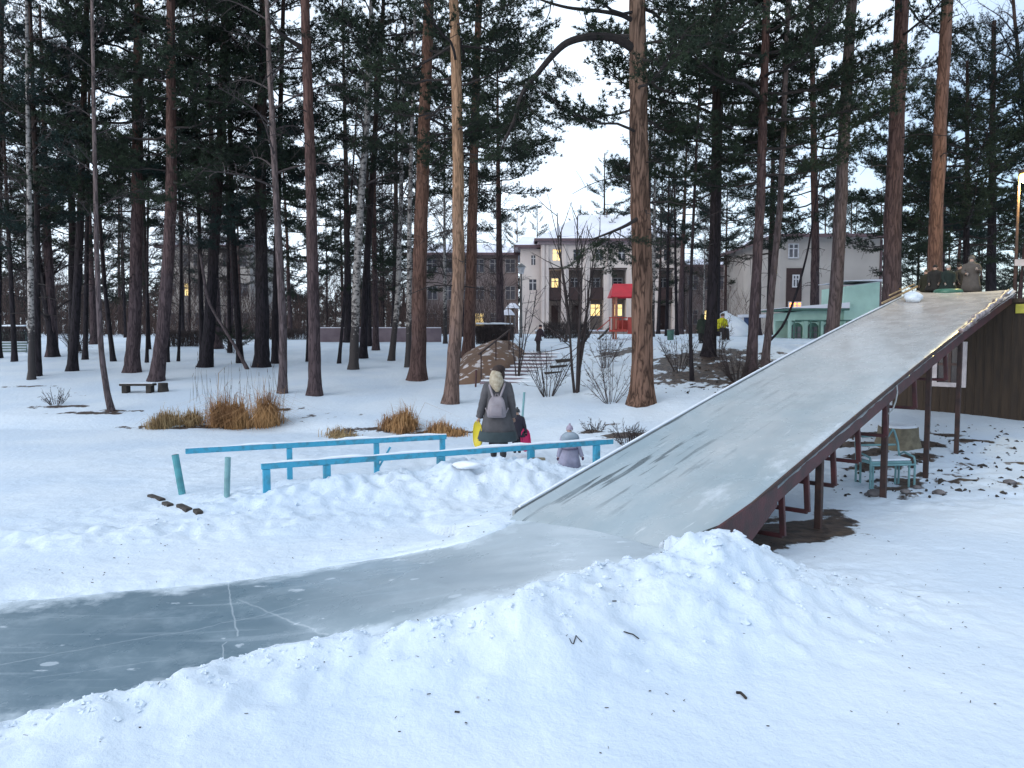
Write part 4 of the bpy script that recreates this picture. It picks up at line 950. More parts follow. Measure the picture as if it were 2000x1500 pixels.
# ================================================================ BLUE RAILINGS AND LOOSE POSTS
M['blue'] = mat('sky_blue_paint', (.045,.33,.50), .55, var=(.05,.20,.27), vscale=9, bump=.35, vcon=(.30,.52))
M['teal'] = mat('faded_teal_paint', (.09,.34,.38), .6, var=(.06,.22,.25), vscale=6, bump=.2)
M['teal_pale'] = mat('pale_teal_paint', (.20,.38,.40), .6, var=(.14,.27,.29), vscale=6, bump=.2)
M['pipe_shade'] = mat('pipe_mouth_shade', (.012,.02,.02), .8)
def railing(label, e0, e1, zr, k, posts, seed, snow=True):
    a = atz(*e0, zr); b = atz(*e1, zr); base = np.array([(a[0]+b[0])/2, (a[1]+b[1])/2, 0.0]); a = a-base; b = b-base
    r = empty('railing', base, 0, label, 'railing', 'sky blue pier railings')
    g = np.random.default_rng(seed)
    mb = MB(); mb.bar(a, b, .085, .085); bevel(mb.build('top_rail', M['blue'], r), .008)
    d = (b-a)/np.linalg.norm(b-a)
    for px, wd in posts:
        lo, hi = 0.0, 1.0
        for _ in range(40):
            m = (lo+hi)/2
            if pxof(a+base+(b-a)*m)[0] < px: lo = m
            else: hi = m
        p = a+(b-a)*lo; zg = gz(p[0]+base[0], p[1]+base[1])-.25
        mb = MB(); mb.box((p[0], p[1], (zg+p[2]-.045)/2), (wd, wd, p[2]-.045-zg), rot=Matrix.Rotation(math.atan2(d[1], d[0]), 3, 'Z')); bevel(mb.build('post', M['blue'], r), .006)
    if snow:
        ns = 60; t = np.linspace(0, 1, ns); hgt = np.clip(.018+.05*fbm(t*40, t*0+seed, 3, .35), .002, .06)
        n_ = np.array([-d[1], d[0], 0])
        rs = []
        for i in range(ns):
            c = a+(b-a)*t[i]+np.array([0, 0, .044]); rs.append(np.array([c-n_*.04, c-n_*.03+np.array([0,0,hgt[i]*.8]), c+np.array([0,0,hgt[i]*1.2]), c+n_*.03+np.array([0,0,hgt[i]*.8]), c+n_*.04]))
        mb = MB(); mb.rings(rs); mb.build('snow_strip', M['snowcap'], r, smooth=True)
    return r, a, b, base
rf, fa, fb, fbase = railing('far sky-blue railing, the shorter one ending at the woman\'s left side', (362,881), (871,853), .66, 0, [(565,.085),(735,.085),(864,.085)], 1)
rn, na, nb_, nbase = railing('near sky-blue railing with snow on its rail, running past the small child to the slide', (510,911), (1196,862), .62, 0, [(520,.10),(638,.10),(860,.10),(1037,.10),(1165,.10)], 2)
p = fa+(fb-fa)*.74; mb = MB(); mb.bar(p+np.array([.1,0,-.12]), p+np.array([-.18,-.08,-.62]), .03); mb.build('brace', M['blue'], rf)
def post(name, label, top, bot, Y, r, m_, hollow=False):
    b = atg(*bot) if Y is None else aty(*bot, Y); t = aty(*top, b[1]); mb = MB(); dd = (t-b)
    mb.tube([-dd*.25, dd*.5, dd], r, 12, 0)
    o = empty(name, b, 0, label, 'post'); mb.build('tube', m_, o, smooth=False)
    if hollow: mb = MB(); mb.tube([dd*1.0, dd*1.003], r*.85, 12); mb.build('mouth_shade_disc', M['pipe_shade'], o)  # near-black disc on the end cap paints the shade inside the pipe
post('pipe_post', 'leaning teal pipe post with open dark top, left of the blue railings', (342,888), (356,966), None, .052, M['teal'], True)
post('pipe_post', 'upright pale teal post between the leaning pipe and the near railing', (445,893), (443,970), None, .042, M['teal_pale'])
post('pipe_post', 'thin pale teal stake right of the woman', (1024,766), (1020,822), None, .030, M['teal_pale'])
post('pipe_post', 'thin dark stake at the foot of the brown bank', (930,722), (929,757), None, .03, M['red_steel'])
M['old_wood'] = mat('dark_wet_wood', (.045,.035,.028), .8, var=(.02,.016,.014), vscale=8, bump=.3)
M['grey_wood'] = mat('grey_dry_wood', (.22,.19,.13), .8, var=(.12,.10,.07), vscale=8, bump=.3)
# buried pier edge: broken dark planks
for k, (x0, y0, x1, y1) in enumerate([(293,970,318,980),(322,985,333,990),(350,990,370,998),(383,1002,391,1006)]):
    a, b = atg(x0, y0), atg(x1, y1); c = (a+b)/2; mb = MB(); mb.bar(a-c, b-c, .09, .07); o = mb.build('broken_plank', M['old_wood'], None, loc=c+np.array([0, 0, .0])); bevel(o, .015)
    tag(o, ['longest dark plank end sticking out of the snow left of the leaning pipe', 'dark plank scrap second from the left in the row by the leaning pipe', 'dark plank scrap third from the left in the row by the leaning pipe', 'smallest dark plank scrap at the right end of the row by the leaning pipe'][k], 'plank', 'plank scraps under the snow')
def block(name, label, px, py, Y, size, m_, cat, rz=0, dz=0):
    b = atg(px, py) if Y is None else aty(px, py, Y)
    mb = MB(); mb.box((0, 0, size[2]/2), size, taper=.95); o = mb.build(name, m_, None, loc=b+np.array([0, 0, dz])); o.rotation_euler = (0, 0, rz); bevel(o, .012, 2); return tag(o, label, cat)
bl = block('timber_block', 'short olive timber end sticking out of the snow behind the near railing', 1052, 900, 12.4, (.22,.10,.05), M['grey_wood'], 'timber', .05, .0)
rock('ice_chunk', 'flat chunk of frozen snow lying on the mound under the near railing', atg(915,915)+np.array([0,0,.05]), (.22,.12,.06), M['snowcap'], 8, 'ice chunk')
# ---------------------------------------------------------------- bench with stump, left shore
bp_ = atg(270, 768); bench = empty('log_bench', bp_, .05, 'low dark bench half sunk in snow below the stout grey pine', 'bench')
wd = 64/F*bp_[1]
mb = MB(); mb.box((0,0,.26), (wd,.34,.07)); bevel(mb.build('seat', M['old_wood'], bench), .015)
for q in (-.36, .36): mb = MB(); mb.box((q*wd,0,.08), (.16,.30,.29)); bevel(mb.build('support', M['old_wood'], bench), .01)
mb = MB(); mb.box((0,0,.305), (wd*.96,.28,.02)); bevel(mb.build('snow_layer', M['snowcap'], bench), .008)
def stump(label, px, py, rpx, hpx, m_, seed, cap=True, Y=None):
    b = atg(px, py) if Y is None else np.append(aty(px, py, Y)[:2], 0); 
    if Y is not None: b[2] = gz(b[0], b[1], False)
    r = rpx/F*b[1]; h = hpx/F*b[1]; g = np.random.default_rng(seed); a = np.arange(20)*2*math.pi/20; w_ = 1+.08*np.sin(3*a+seed)+g.normal(0,.03,20)
    rs = [np.stack([np.cos(a)*r*q*w_, np.sin(a)*r*q*w_, np.full(20, z)], -1) for z, q in ((-.1,1.2),(.05,1.1),(h*.5,1),(h,.97))]
    o = empty('tree_stump', b, 0, label, 'stump'); mb = MB(); mb.rings(rs); mb.build('wood', m_, o)
    if cap: rs2 = [np.stack([np.cos(a)*r*q*w_, np.sin(a)*r*q*w_, np.full(20, z)], -1) for z, q in ((h+.002,.92),(h+.03,.88),(h+.045,.6))]; mb = MB(); mb.rings(rs2); mb.build('snow_cap', M['snowcap'], o, smooth=True)
stump('small dark stump at the right end of the low bench', 318, 766, 9, 17, M['old_wood'], 1, False)
stump('wide mossy stump with a snowy top under the slide in front of the brown hut', 1752, 872, 37, 36, M['grey_wood'], 2)
# ---------------------------------------------------------------- teal pipe garden bench under the slide
gb_ = atg(1728, 952); bn = empty('pipe_bench', gb_, .12, 'broken pale teal pipe bench standing under the slide', 'bench'); sc_ = gb_[1]/F
W_ = 92*sc_; hb = 70*sc_
def pipe(P, nm, r=.018): mb = MB(); mb.tube(np.array(P), r, 7); mb.build(nm, M['teal_pale'], bn, smooth=True)
for x in (-W_/2, W_/2):
    pipe([(x,-.2,0),(x,-.2,.44),(x,-.17,.52),(x,.1,.56),(x,.22,.5),(x,.22,0)], 'end_frame')
    pipe([(x*.82,-.16,0),(x*.82,-.16,.38)], 'leg'); pipe([(x*.82,.2,0),(x*.82,.2,.38)], 'leg')
    pipe([(x,.2,.4),(x*.98,.26,.7),(x*.86,.3,.9),(x*.78,.3,.92)], 'back_post')
pipe([(-W_/2,-.2,.40),(W_/2,-.2,.40)], 'seat_rail'); pipe([(-W_/2,.2,.40),(W_/2,.2,.40)], 'seat_rail')
pipe([(-W_*.4,.3,.92),(-W_*.3,.3,.80),(W_*.3,.3,.80),(W_*.4,.3,.92)], 'back_rail'); pipe([(-W_*.45,.28,.66),(W_*.45,.28,.66)], 'back_rail')
mb = MB(); mb.box((0,0,.43), (W_*.92,.34,.05)); bevel(mb.build('snowy_seat', M['teal_pale'], bn), .015)
mb = MB(); mb.box((0,0,.475), (W_*.88,.32,.035)); bevel(mb.build('snow_layer', M['snowcap'], bn), .014)
M['rock'] = mat('grey_stone', (.20,.18,.18), .8, var=(.09,.08,.08), vscale=5, bump=.5, bscale=14)
for i, (px, py, rp_, l) in enumerate([(1707,968,18,'flat grey stone at the foot of the second slide post'),(1768,965,10,'dark stone right of the second slide post'),(1790,958,9,'small stone between the second slide post and the dark patches'),
      (1835,965,13,'grey stone lying alone in snow right of the pipe bench'),(1972,945,12,'dark stone in the snow at the right edge of the photo'),(1500,690,8,'x')][:5]):
    p = atg(px, py); r = rp_*p[1]/F; rock('stone', l, p+np.array([0,0,.02]), (r, r*.8, r*.5), M['rock'], 40+i, 'stone', 'stones under the slide')
# broken bark, clods and frozen scraps strewn under the slide
g = np.random.default_rng(57); mb = MB()
for k in range(420):
    p = atg(g.uniform(1620, 2010), g.uniform(830, 975)) if k < 300 else atg(g.uniform(1285, 1500), g.uniform(690, 770))
    l = min(g.gamma(2, .022)+.015, .16); a = g.uniform(0, 6.28); q = np.array([math.cos(a), math.sin(a), g.uniform(-.1, .3)])*l
    mb.tube([p-q*.5, p+q*.1+np.array([0, 0, l*.15]), p+q*.5], [l*.12, l*g.uniform(.16, .34), l*.08], 5)
tag(mb.build('bark_scraps', M['old_wood']), 'dark bark scraps and clods strewn over the snow under the slide and on the bank', 'debris', kind='stuff')
# twigs on the foreground snow
M['twig_black'] = mat('dark_fallen_twig', (.035,.028,.026), .9)
for pts, r, l in [([(1112,1254),(1116,1262),(1120,1262),(1125,1252),(1136,1260)], .0045, 'curved dark twig shaped like a tick on the foreground snow'),
                  ([(1438,1358),(1446,1359),(1452,1364),(1457,1368)], .010, 'short thick dark twig alone on the right foreground snow'),
                  ([(1218,1244),(1226,1248),(1236,1247),(1248,1249)], .005, 'thin straight dark twig above the tick-shaped one'),
                  ([(888,1394),(898,1394)], .006, 'tiny straight twig near the bottom middle of the photo'),
                  ([(1196,1175),(1204,1180)], .005, 'tiny dark twig on the snow ridge beside the ice')]:
    P = np.array([atg(x, y) for x, y in pts]); c = P.mean(0); mb = MB(); mb.tube(P-c+np.array([0,0,r]), r, 5); tag(mb.build('fallen_twig', M['twig_black'], None, loc=c), l, 'twig')
g = np.random.default_rng(77); mb = MB()
for k in range(320):
    x, y = g.uniform(-5, 6), g.uniform(4, 9.5); z = gz(x, y)
    if inpoly(np.array([x]), np.array([y]), TRK)[0]: continue
    a = g.uniform(0, 6.28); l = g.uniform(.008, .028); mb.tube([(x,y,z+.004),(x+l*math.cos(a),y+l*math.sin(a),z+.008)], g.uniform(.0015,.0045), 3)
tag(mb.build('bark_crumbs', M['twig_black']), 'tiny bark crumbs and needles scattered on the foreground snow', 'litter', kind='stuff')
# ================================================================ BUILDINGS
M['plaster'] = mat('pale_plaster', (.74,.64,.58), .85, var=(.66,.56,.52), vscale=.5)
M['plaster_grey'] = mat('grey_plaster', (.50,.45,.41), .85, var=(.42,.37,.34), vscale=.5)
M['plaster_dim'] = mat('dull_plaster', (.24,.19,.18), .85, var=(.19,.15,.15), vscale=.5)
M['cornice'] = mat('lilac_cornice', (.42,.32,.34), .7)
M['balcony'] = mat('brown_balcony', (.055,.028,.026), .7)
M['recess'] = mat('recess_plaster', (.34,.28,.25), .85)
M['winframe'] = mat('white_window_frame', (.68,.66,.68), .5)
M['pane_dark'] = mat('dark_pane', (.10,.10,.12), .1)
M['pane_lit'] = mat('lit_pane', (.8,.6,.3), .5, emit=(1.0,.72,.28), estr=.85)
M['pane_amber'] = mat('amber_pane', (.8,.3,.1), .5, emit=(1.0,.28,.05), estr=2.2)
M['roof_snow'] = mat('roof_snow', (.80,.80,.86), .6, var=(.70,.70,.78), vscale=.4)
M['roof_edge'] = mat('roof_edge', (.16,.10,.11), .6)
def boxm(m_, name, parent, specs):
    mb = MB()
    for x0, x1, y0, y1, z0, z1 in specs: mb.box(((x0+x1)/2, (y0+y1)/2, (z0+z1)/2), (x1-x0, y1-y0, z1-z0))
    return mb.build(name, m_, parent)
M['winframe_dull'] = mat('grey_window_frame', (.30,.28,.28), .6)
def window(parent, x0, x1, z0, z1, yf, lit='pane_dark', mull=1, tr=True, fr='winframe'):
    t = .09; y0, y1 = yf-.06, yf+.04
    sp_ = [(x0-t,x1+t,y0,y1,z0-t,z0),(x0-t,x1+t,y0,y1,z1,z1+t),(x0-t,x0,y0,y1,z0,z1),(x1,x1+t,y0,y1,z0,z1)]
    for k in range(mull): xm = x0+(x1-x0)*(k+1)/(mull+1); sp_.append((xm-.05,xm+.05,y0+.01,y1-.01,z0,z1))
    if tr: zt = z0+(z1-z0)*.68; sp_.append((x0,x1,y0+.015,y1-.015,zt-.04,zt+.04))
    f = boxm(M[fr], 'window', parent, sp_)
    boxm(M[lit], 'pane', f, [(x0,x1,yf-.012,yf+.02,z0,z1)])
    return f
def hip_roof(parent, x0, x1, y0, y1, z, h_, ridge_in, name='roof', snow='roof_snow', ov=.6, ridge_y=None):
    x0 -= ov; x1 += ov; y0 -= ov; y1 += ov; ym = (y0+y1)/2
    mb = MB(); V = [(x0,y0,z),(x1,y0,z),(x1,y1,z),(x0,y1,z),(x0+ridge_in,ym,z+h_),(x1-ridge_in,ym,z+h_)]
    mb.add(V, [(0,1,5,4),(2,3,4,5)]); mb.add(V, [(1,2,5),(3,0,4)]); mb.add(V, [(3,2,1,0)])
    o = mb.build(name, M[snow], parent)
    boxm(M['roof_edge'], 'gutter', o, [(x0-.06,x1+.06,y0-.10,y0-.003,z-.22,z+.05),(x0-.10,x0-.003,y0,y1,z-.22,z+.05)])
    return o
# --- main building: local x along facade, y into depth; front plane at depth 80
Y0 = 80.0; k = Y0/F; zg = 2.3
def X(px): return (px-1000)*k
def Z(py): return 2.5+(650-py)*k-zg
main = empty('pale_building', (0, Y0, zg), 0, 'pale three-storey building with snowy hip roof and tall dark recesses, behind the red playhouse', 'building')
rec = [(1072,1096),(1110,1137),(1152,1178),(1194,1222),(1240,1268),(1286,1312)]
xs = [1056]+[v for r_ in rec for v in r_]+[1330]
specs = []; ztop = Z(527); zc = Z(470)
for i in range(0, len(xs), 2): specs.append((X(xs[i]), X(xs[i+1]), 0, .8, 0, ztop))
wins = [(1079,1096,1),(1119,1133,0),(1162,1176,0),(1206,1220,0),(1250,1263,0),(1294,1308,0)]
wz0, wz1 = Z(510), Z(489)
e = [X(1056)]+[v for a, b, l in wins for v in (X(a), X(b))]+[X(1330)]
for i in range(0, len(e), 2): specs.append((e[i], e[i+1], 0, .8, wz0, wz1))
specs += [(X(1056),X(1330),0,.8,ztop,wz0),(X(1056),X(1330),0,.8,wz1,zc-.5),(X(1056),X(1330),.0,12,-.8,0)]
specs += [(X(1056),X(1330),1.9,12,0,zc-.5)]
boxm(M['plaster'], 'wall', main, specs)
boxm(M['cornice'], 'cornice', main, [(X(1056)-.35,X(1330)+.35,-.35,.9,zc-.5,zc)])
boxm(M['plaster'], 'pilasters', main, [(X(a)-.16,X(a)+.10,-.14,-.002,0,zc-.52) for a in (1061,1069,1103,1144,1186,1232)])
for i, (a, b) in enumerate(rec):
    boxm(M['balcony'], 'balcony', main, [(X(a)+.02,X(b)-.02,.12,.22,Z(584),Z(562)),(X(a)+.02,X(b)-.02,.12,1.9,Z(586),Z(584)-.003)])
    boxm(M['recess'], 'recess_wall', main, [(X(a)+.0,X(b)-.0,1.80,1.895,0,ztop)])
    boxm(M['balcony'], 'recess_lintel', main, [(X(a)-.05,X(b)+.05,-.03,-.005,ztop-.02,ztop+.14)])
    window(main, X(b)-(1.0 if i else .8)-.12, X(b)-.25, Z(560), Z(543), 1.76, 'pane_lit' if i == 0 else 'pane_dark')
    lit = i in (2, 3)
    if lit: window(main, X(b)-1.15, X(b)-.2, Z(616), Z(594), 1.76, 'pane_lit')
    else:
        d_ = boxm(M['balcony'], 'door', main, [(X(b)-.95,X(b)-.25,1.70,1.80,.0,Z(596))]); boxm(M['grey_metal'], 'handle', d_, [(X(b)-.86,X(b)-.80,1.64,1.70,1.0,1.2)])
for a, b, l in wins: window(main, X(a), X(b), wz0, wz1, .2, 'pane_lit' if l else 'pane_dark')
hip_roof(main, X(1056), X(1330), 0, 12, zc, 3.4, 5.2)
# left bay
zc2 = Z(480); w3 = [(1038,1046,Z(517),Z(498)),(1034,1048,Z(566),Z(545))]
sp_ = [(X(1017),X(1056)-.003,1.2,11,-.8,w3[1][2])]
sp_ += [(X(1017),X(1034),1.2,11,w3[1][2],w3[1][3]),(X(1048),X(1056)-.003,1.2,11,w3[1][2],w3[1][3]),(X(1017),X(1056)-.003,1.2,11,w3[1][3],w3[0][2]),
        (X(1017),X(1038),1.2,11,w3[0][2],w3[0][3]),(X(1046),X(1056)-.003,1.2,11,w3[0][2],w3[0][3]),(X(1017),X(1056)-.003,1.2,11,w3[0][3],zc2-.3),
        (X(1034),X(1048),1.5,11,w3[1][2],w3[1][3]),(X(1038),X(1046),1.5,11,w3[0][2],w3[0][3])]
boxm(M['plaster'], 'side_bay', main, sp_)
for (a, b, z0, z1) in w3: window(main, X(a), X(b), z0, z1, 1.32)
boxm(M['cornice'], 'cornice', main, [(X(1017)-.3,X(1056)-.37,.9,2,zc2-.3,zc2)])
hip_roof(main, X(1017), X(1050), 1.2, 11, zc2+.003, 1.6, .8)
boxm(M['recess'], 'terrace', main, [(X(1045),X(1330),-2.0,-.003,-.9,.35)])
boxm(M['roof_snow'], 'terrace_snow', main, [(X(1045),X(1330),-2.05,-.01,.353,.5)])
def block_building(name, label, x0, x1, yd, pxtop, zgr, wall, rows, cols, lit, roof=1.6, depth=11, wsz=(1.0,1.4), pc=True):
    kk = yd/F; xa, xb = (x0-1000)*kk, (x1-1000)*kk; top = 2.5+(650-pxtop)*kk-zgr; g = np.random.default_rng(int(x0+50))
    o = empty(name, (xa, yd, zgr), 0, label, 'building'); W_ = xb-xa
    boxm(M[wall], 'wall', o, [(0,W_,0,depth,-.9,top)]); fh = top/rows; n = 0
    for r_ in range(rows):
        for c in range(cols):
            xc = W_*(c+.5)/cols; z0 = fh*r_+fh*.32; n += 1
            window(o, xc-wsz[0]/2, xc+wsz[0]/2, z0, z0+wsz[1], -.05, 'pane_lit' if (r_, c) in lit else 'pane_dark', fr='winframe_dull')
    hip_roof(o, 0, W_, 0, depth, top+.003, roof, min(4, W_*.2))
    return o
block_building('long_building', 'long dull three-storey wing left of the pale building, half hidden by the orange pines', 800, 1012, 88, 497, 2.3, 'plaster_dim', 3, 7, {(0,3),(0,4)}, 1.7)
block_building('white_building', 'pale building with snowy roof seen between the trunks of the left grove', 322, 492, 92, 482, 2.3, 'plaster_grey', 3, 6, {(1,1)}, 1.8)
eb = block_building('grey_building', 'grey building with a blank end wall behind the green shed', 1520, 1712, 60, 462, 2.35, 'plaster_grey', 3, 0, set(), 1.0, depth=16)
kk = 60/F
def XE(px): return (px-1520)*kk
def ZE(py): return 2.5+(650-py)*kk-2.35
boxm(M['balcony'], 'recess_shade_panel', eb, [(XE(1532),XE(1562),-.06,-.004,0,ZE(525))])  # flat dark panel on the wall, standing in for a recess's shade
window(eb, XE(1536), XE(1552), ZE(504), ZE(480), -.06, 'pane_dark')
window(eb, XE(1538), XE(1560), ZE(606), ZE(592), -.12, 'pane_amber', 2)
window(eb, XE(1545), XE(1554), ZE(560), ZE(540), -.12, 'pane_dark')
boxm(M['roof_edge'], 'drain_pipe', eb, [(XE(1713),XE(1716),-.12,.05,0,ZE(470))])
block_building('connecting_wing', 'dim wing glimpsed between pines, joining the pale and the grey building', 1336, 1516, 82, 520, 2.3, 'plaster_dim', 2, 6, {(0,1),(0,4)}, 1.2)
# ---------------------------------------------------------------- green shed
M['mint'] = mat('mint_paint', (.46,.68,.60), .6, var=(.39,.59,.52), vscale=2, bump=.1)
M['mint_dark'] = mat('dark_green_paint', (.06,.15,.12), .6)
M['beige'] = mat('beige_panel', (.42,.33,.28), .7)
Ys = 36.0; ks = Ys/F; bz = gz((1600-1000)*ks, Ys, False)-.05
def XS(px): return (px-1600)*ks
def ZS(py): return 2.5+(650-py)*ks-bz
shed = empty('green_shed', ((1600-1000)*ks, Ys, bz), 0, 'mint-green shed with a taller box end and sloping snowy roof beyond the slide', 'shed')
x0, x1, x2 = XS(1546), XS(1648), XS(1716)
def wedge(xa, xb, ya, yb, z0, za, zb, m_, nm, parent):
    mb = MB(); mb.add([(xa,ya,z0),(xb,ya,z0),(xb,yb,z0),(xa,yb,z0),(xa,ya,za),(xb,ya,zb),(xb,yb,zb),(xa,yb,za)], [(0,3,2,1),(4,5,6,7),(0,1,5,4),(1,2,6,5),(2,3,7,6),(3,0,4,7)]); return mb.build(nm, m_, parent)
wedge(x0, x1-.003, .3, 2.6, ZS(626), ZS(610), ZS(598), M['mint'], 'low_front', shed)
arches = [(1549,1572),(1581,1604),(1612,1634)]
ex = [x0]+[XS(v) for a in arches for v in a]+[x1-.003]
for i in range(0, len(ex), 2): boxm(M['mint'], 'pier', shed, [(ex[i], ex[i+1], .3, .6, -.3, ZS(626)-.003)])
boxm(M['mint'], 'back_wall', shed, [(x0, x1-.003, 2.3, 2.6, -.3, ZS(626)-.003)])
for a, b in arches:
    xa, xb = XS(a), XS(b); n = 14; t = np.linspace(0, math.pi, n); xc, r = (xa+xb)/2, (xb-xa)/2
    w_ = boxm(M['mint_dark'], 'window', shed, [(xa, xb, .42, .46, ZS(668), ZS(630))])
    zt = ZS(630)
    mb = MB(); V = []; F4 = []
    for i in range(n): V += [(xc+r*math.cos(t[i]), .38, zt-.28+.28*math.sin(t[i])), (xc+r*math.cos(t[i]), .38, zt+.02)]
    mb.add(V, [(2*i, 2*i+1, 2*i+3, 2*i+2) for i in range(n-1)]); mb.build('arch_panel', M['mint'], w_)
    boxm(M['pane_dark'], 'pane', w_, [(xa+.07, xc-.03, .39, .41, ZS(664), ZS(650)), (xc+.03, xb-.07, .39, .41, ZS(664), ZS(650)), (xa+.07, xc-.03, .39, .41, ZS(648), ZS(638)), (xc+.03, xb-.07, .39, .41, ZS(648), ZS(638))])
boxm(M['mint'], 'sill_panel', shed, [(x0-.02, x1, .24, .297, -.3, ZS(668))])
boxm(M['mint'], 'tall_box', shed, [(x1, x2, .1, 2.8, -.3, ZS(566))])
wedge(x1, x2, .1, 2.8, ZS(566)+.001, ZS(560), ZS(551), M['mint'], 'tall_box_top', shed)
boxm(M['beige'], 'lower_panel', shed, [(x1+.12, x2-.1, .04, .097, -.2, ZS(628))])
boxm(M['mint_dark'], 'rail', shed, [(x0-.05, x2, -.5, -.45, ZS(628), ZS(625))]+[(XS(q)-.03, XS(q)+.03, -.5, -.45, -.2, ZS(628)-.002) for q in (1542,1574,1592)])
wedge(XS(1524), x1-.01, -.5, 2.9, ZS(607), ZS(604), ZS(594), M['mint_dark'], 'low_roof', shed)
mb = MB(); 
wedge(XS(1523), x1-.02, -.52, 2.92, ZS(602.8), ZS(601.5), ZS(591.5), M['roof_snow'], 'roof_snow', shed)
wedge(x1-.1, x2+.12, -.15, 3.0, ZS(549.8), ZS(549), ZS(546), M['roof_snow'], 'roof_snow', shed)
# blue kiosk and white heap
M['blue_dark'] = mat('dark_blue_boards', (.05,.09,.20), .6, var=(.035,.06,.14), vscale=3)
kp = np.array([*(aty(1462, 650, 45)[:2]), 0]); kp[2] = gz(kp[0], kp[1], False)
kio = empty('blue_kiosk', kp, 0, 'small dark blue kiosk with a white snowy roof behind the paired trunks', 'kiosk')
boxm(M['blue_dark'], 'wall', kio, [(-.42,.42,-.4,.4,-.1,1.05)]); boxm(M['winframe'], 'corner_trim', kio, [(-.48,-.423,-.45,.4,-.1,1.05)]); boxm(M['roof_snow'], 'roof', kio, [(-.52,1.4,-.5,.5,1.05,1.22)])
hp = aty(1420, 668, 42); hp[2] = gz(hp[0], hp[1], False)
rock('snow_heap', 'big white snow heap between the yellow jacket and the blue kiosk', hp, (1.1, .9, 1.25), M['snowcap'], 61, 'snow heap')
# ---------------------------------------------------------------- red playhouse
M['red'] = mat('bright_red_roof', (.72,.015,.035), .45, var=(.60,.012,.03), vscale=2)
M['red_dull'] = mat('dull_red_paint', (.50,.07,.05), .6, var=(.38,.05,.04), vscale=3)
M['orange_wood'] = mat('orange_post', (.50,.20,.13), .6, var=(.38,.15,.10), vscale=4)
Yp = 40.0; kp_ = Yp/F; pb = gz((1212-1000)*kp_, Yp, False)
def XP(px): return (px-1212)*kp_
def ZP(py): return 2.5+(650-py)*kp_-pb
play = empty('playhouse', ((1212-1000)*kp_, Yp, pb), 0, 'red playground tower with bright red roof left of the largest pine', 'playground tower')
xa, xb = XP(1198), XP(1242)
mb = MB(); ov = .12; zr0, zr1 = ZP(581), ZP(555)
V = [(xa-.25,-.75,zr0),(xb+.02,-.75,zr0),(xb+.1,0,zr1),(xa-.05,0,zr1),(xa-.25,.75,zr0),(xb+.02,.75,zr0)]
mb.add(V, [(0,1,2,3),(3,2,5,4)]); mb.add(V, [(0,3,4),(1,5,2)]); o = mb.build('roof', M['red'], play)
sm = o.modifiers.new('sol', 'SOLIDIFY'); sm.thickness = .04
for x in (xa+.05, xb-.05):
    for y in (-.5, .5): boxm(M['orange_wood'], 'post', play, [(x-.05,x+.05,y-.05,y+.05,-.2,zr0+.1)])
boxm(M['red_dull'], 'floor', play, [(xa,xb,-.55,.55,ZP(646),ZP(643))])
boxm(M['red_dull'], 'side_panel', play, [(XP(1222),xb,-.60,-.555,ZP(652),ZP(620))])
boxm(M['red_dull'], 'back_panel', play, [(xa,xb,.555,.60,ZP(645),ZP(625))])
boxm(M['red_dull'], 'railing', play, [(XP(1186),XP(1221),-.60,-.57,ZP(622),ZP(620)),(XP(1186),XP(1221),-.60,-.57,ZP(648),ZP(644))]+[(XP(q)-.025,XP(q)+.025,-.60,-.57,ZP(644),ZP(622)) for q in (1188,1196,1204,1212)])
mb = MB(); mb.bar((XP(1190),0,ZP(640)), (XP(1166),0,-.05), .7, .05); mb.build('ramp', M['old_wood'], play)
mb = MB(); mb.bar((XP(1188),-.35,ZP(625)), (XP(1164),-.35,.45), .05); mb.build('ramp_rail', M['red_dull'], play)
# ---------------------------------------------------------------- park lamps, shelters, hedges, walls, bins
def park_lamp(label, px, Y, ytop, ws=1.0):
    x = (px-1000)*Y/F; b = (x, Y, gz(x, Y, False)); zt = 2.5+(650-ytop)*Y/F-b[2]
    o = empty('park_lamp', b, 0, label, 'street lamp', None)
    mb = MB(); mb.tube([(0,0,-.1),(0,0,zt*.5),(0,0,zt-.62)], [.08,.055,.045], 8); mb.build('pole', M['grey_metal'], o, smooth=True)
    mb = MB(); mb.tube([(0,0,zt-.62),(0,0,zt-.22)], [.13,.22], 8); mb.build('lantern', M['winframe'], o)
    mb = MB(); mb.tube([(0,0,zt-.22),(0,0,zt-.12),(0,0,zt)], [.30,.20,.03], 8); mb.build('cap', M['grey_metal'], o)
park_lamp('unlit lantern on a tall pole at the left corner of the pale building', 1018, 46, 516)
M['wood_brown'] = mat('brown_wood', (.11,.07,.05), .8)
def shelter(label, px, Y, ytop, r):
    x = (px-1000)*Y/F; b = (x, Y, gz(x, Y, False)); zt = 2.5+(650-ytop)*Y/F-b[2]; o = empty('mushroom_shelter', b, 0, label, 'shelter', 'mushroom shelters')
    mb = MB(); mb.tube([(0,0,-.1),(0,0,zt-.1)], .09, 8); mb.build('pole', M['wood_brown'], o)
    mb = MB(); mb.tube([(0,0,zt-.42),(0,0,zt-.12)], [r,.1], 12); mb.build('canopy', M['wood_brown'], o)
    mb = MB(); mb.tube([(0,0,zt-.40),(0,0,zt-.05),(0,0,zt)], [r*.97,.22,.04], 12); mb.build('snow_cap', M['roof_snow'], o, smooth=True)
shelter('higher snowy mushroom shelter left of the unlit lantern', 1001, 56, 592, .55)
shelter('lower snowy mushroom shelter left of the unlit lantern', 992, 50, 604, .50)
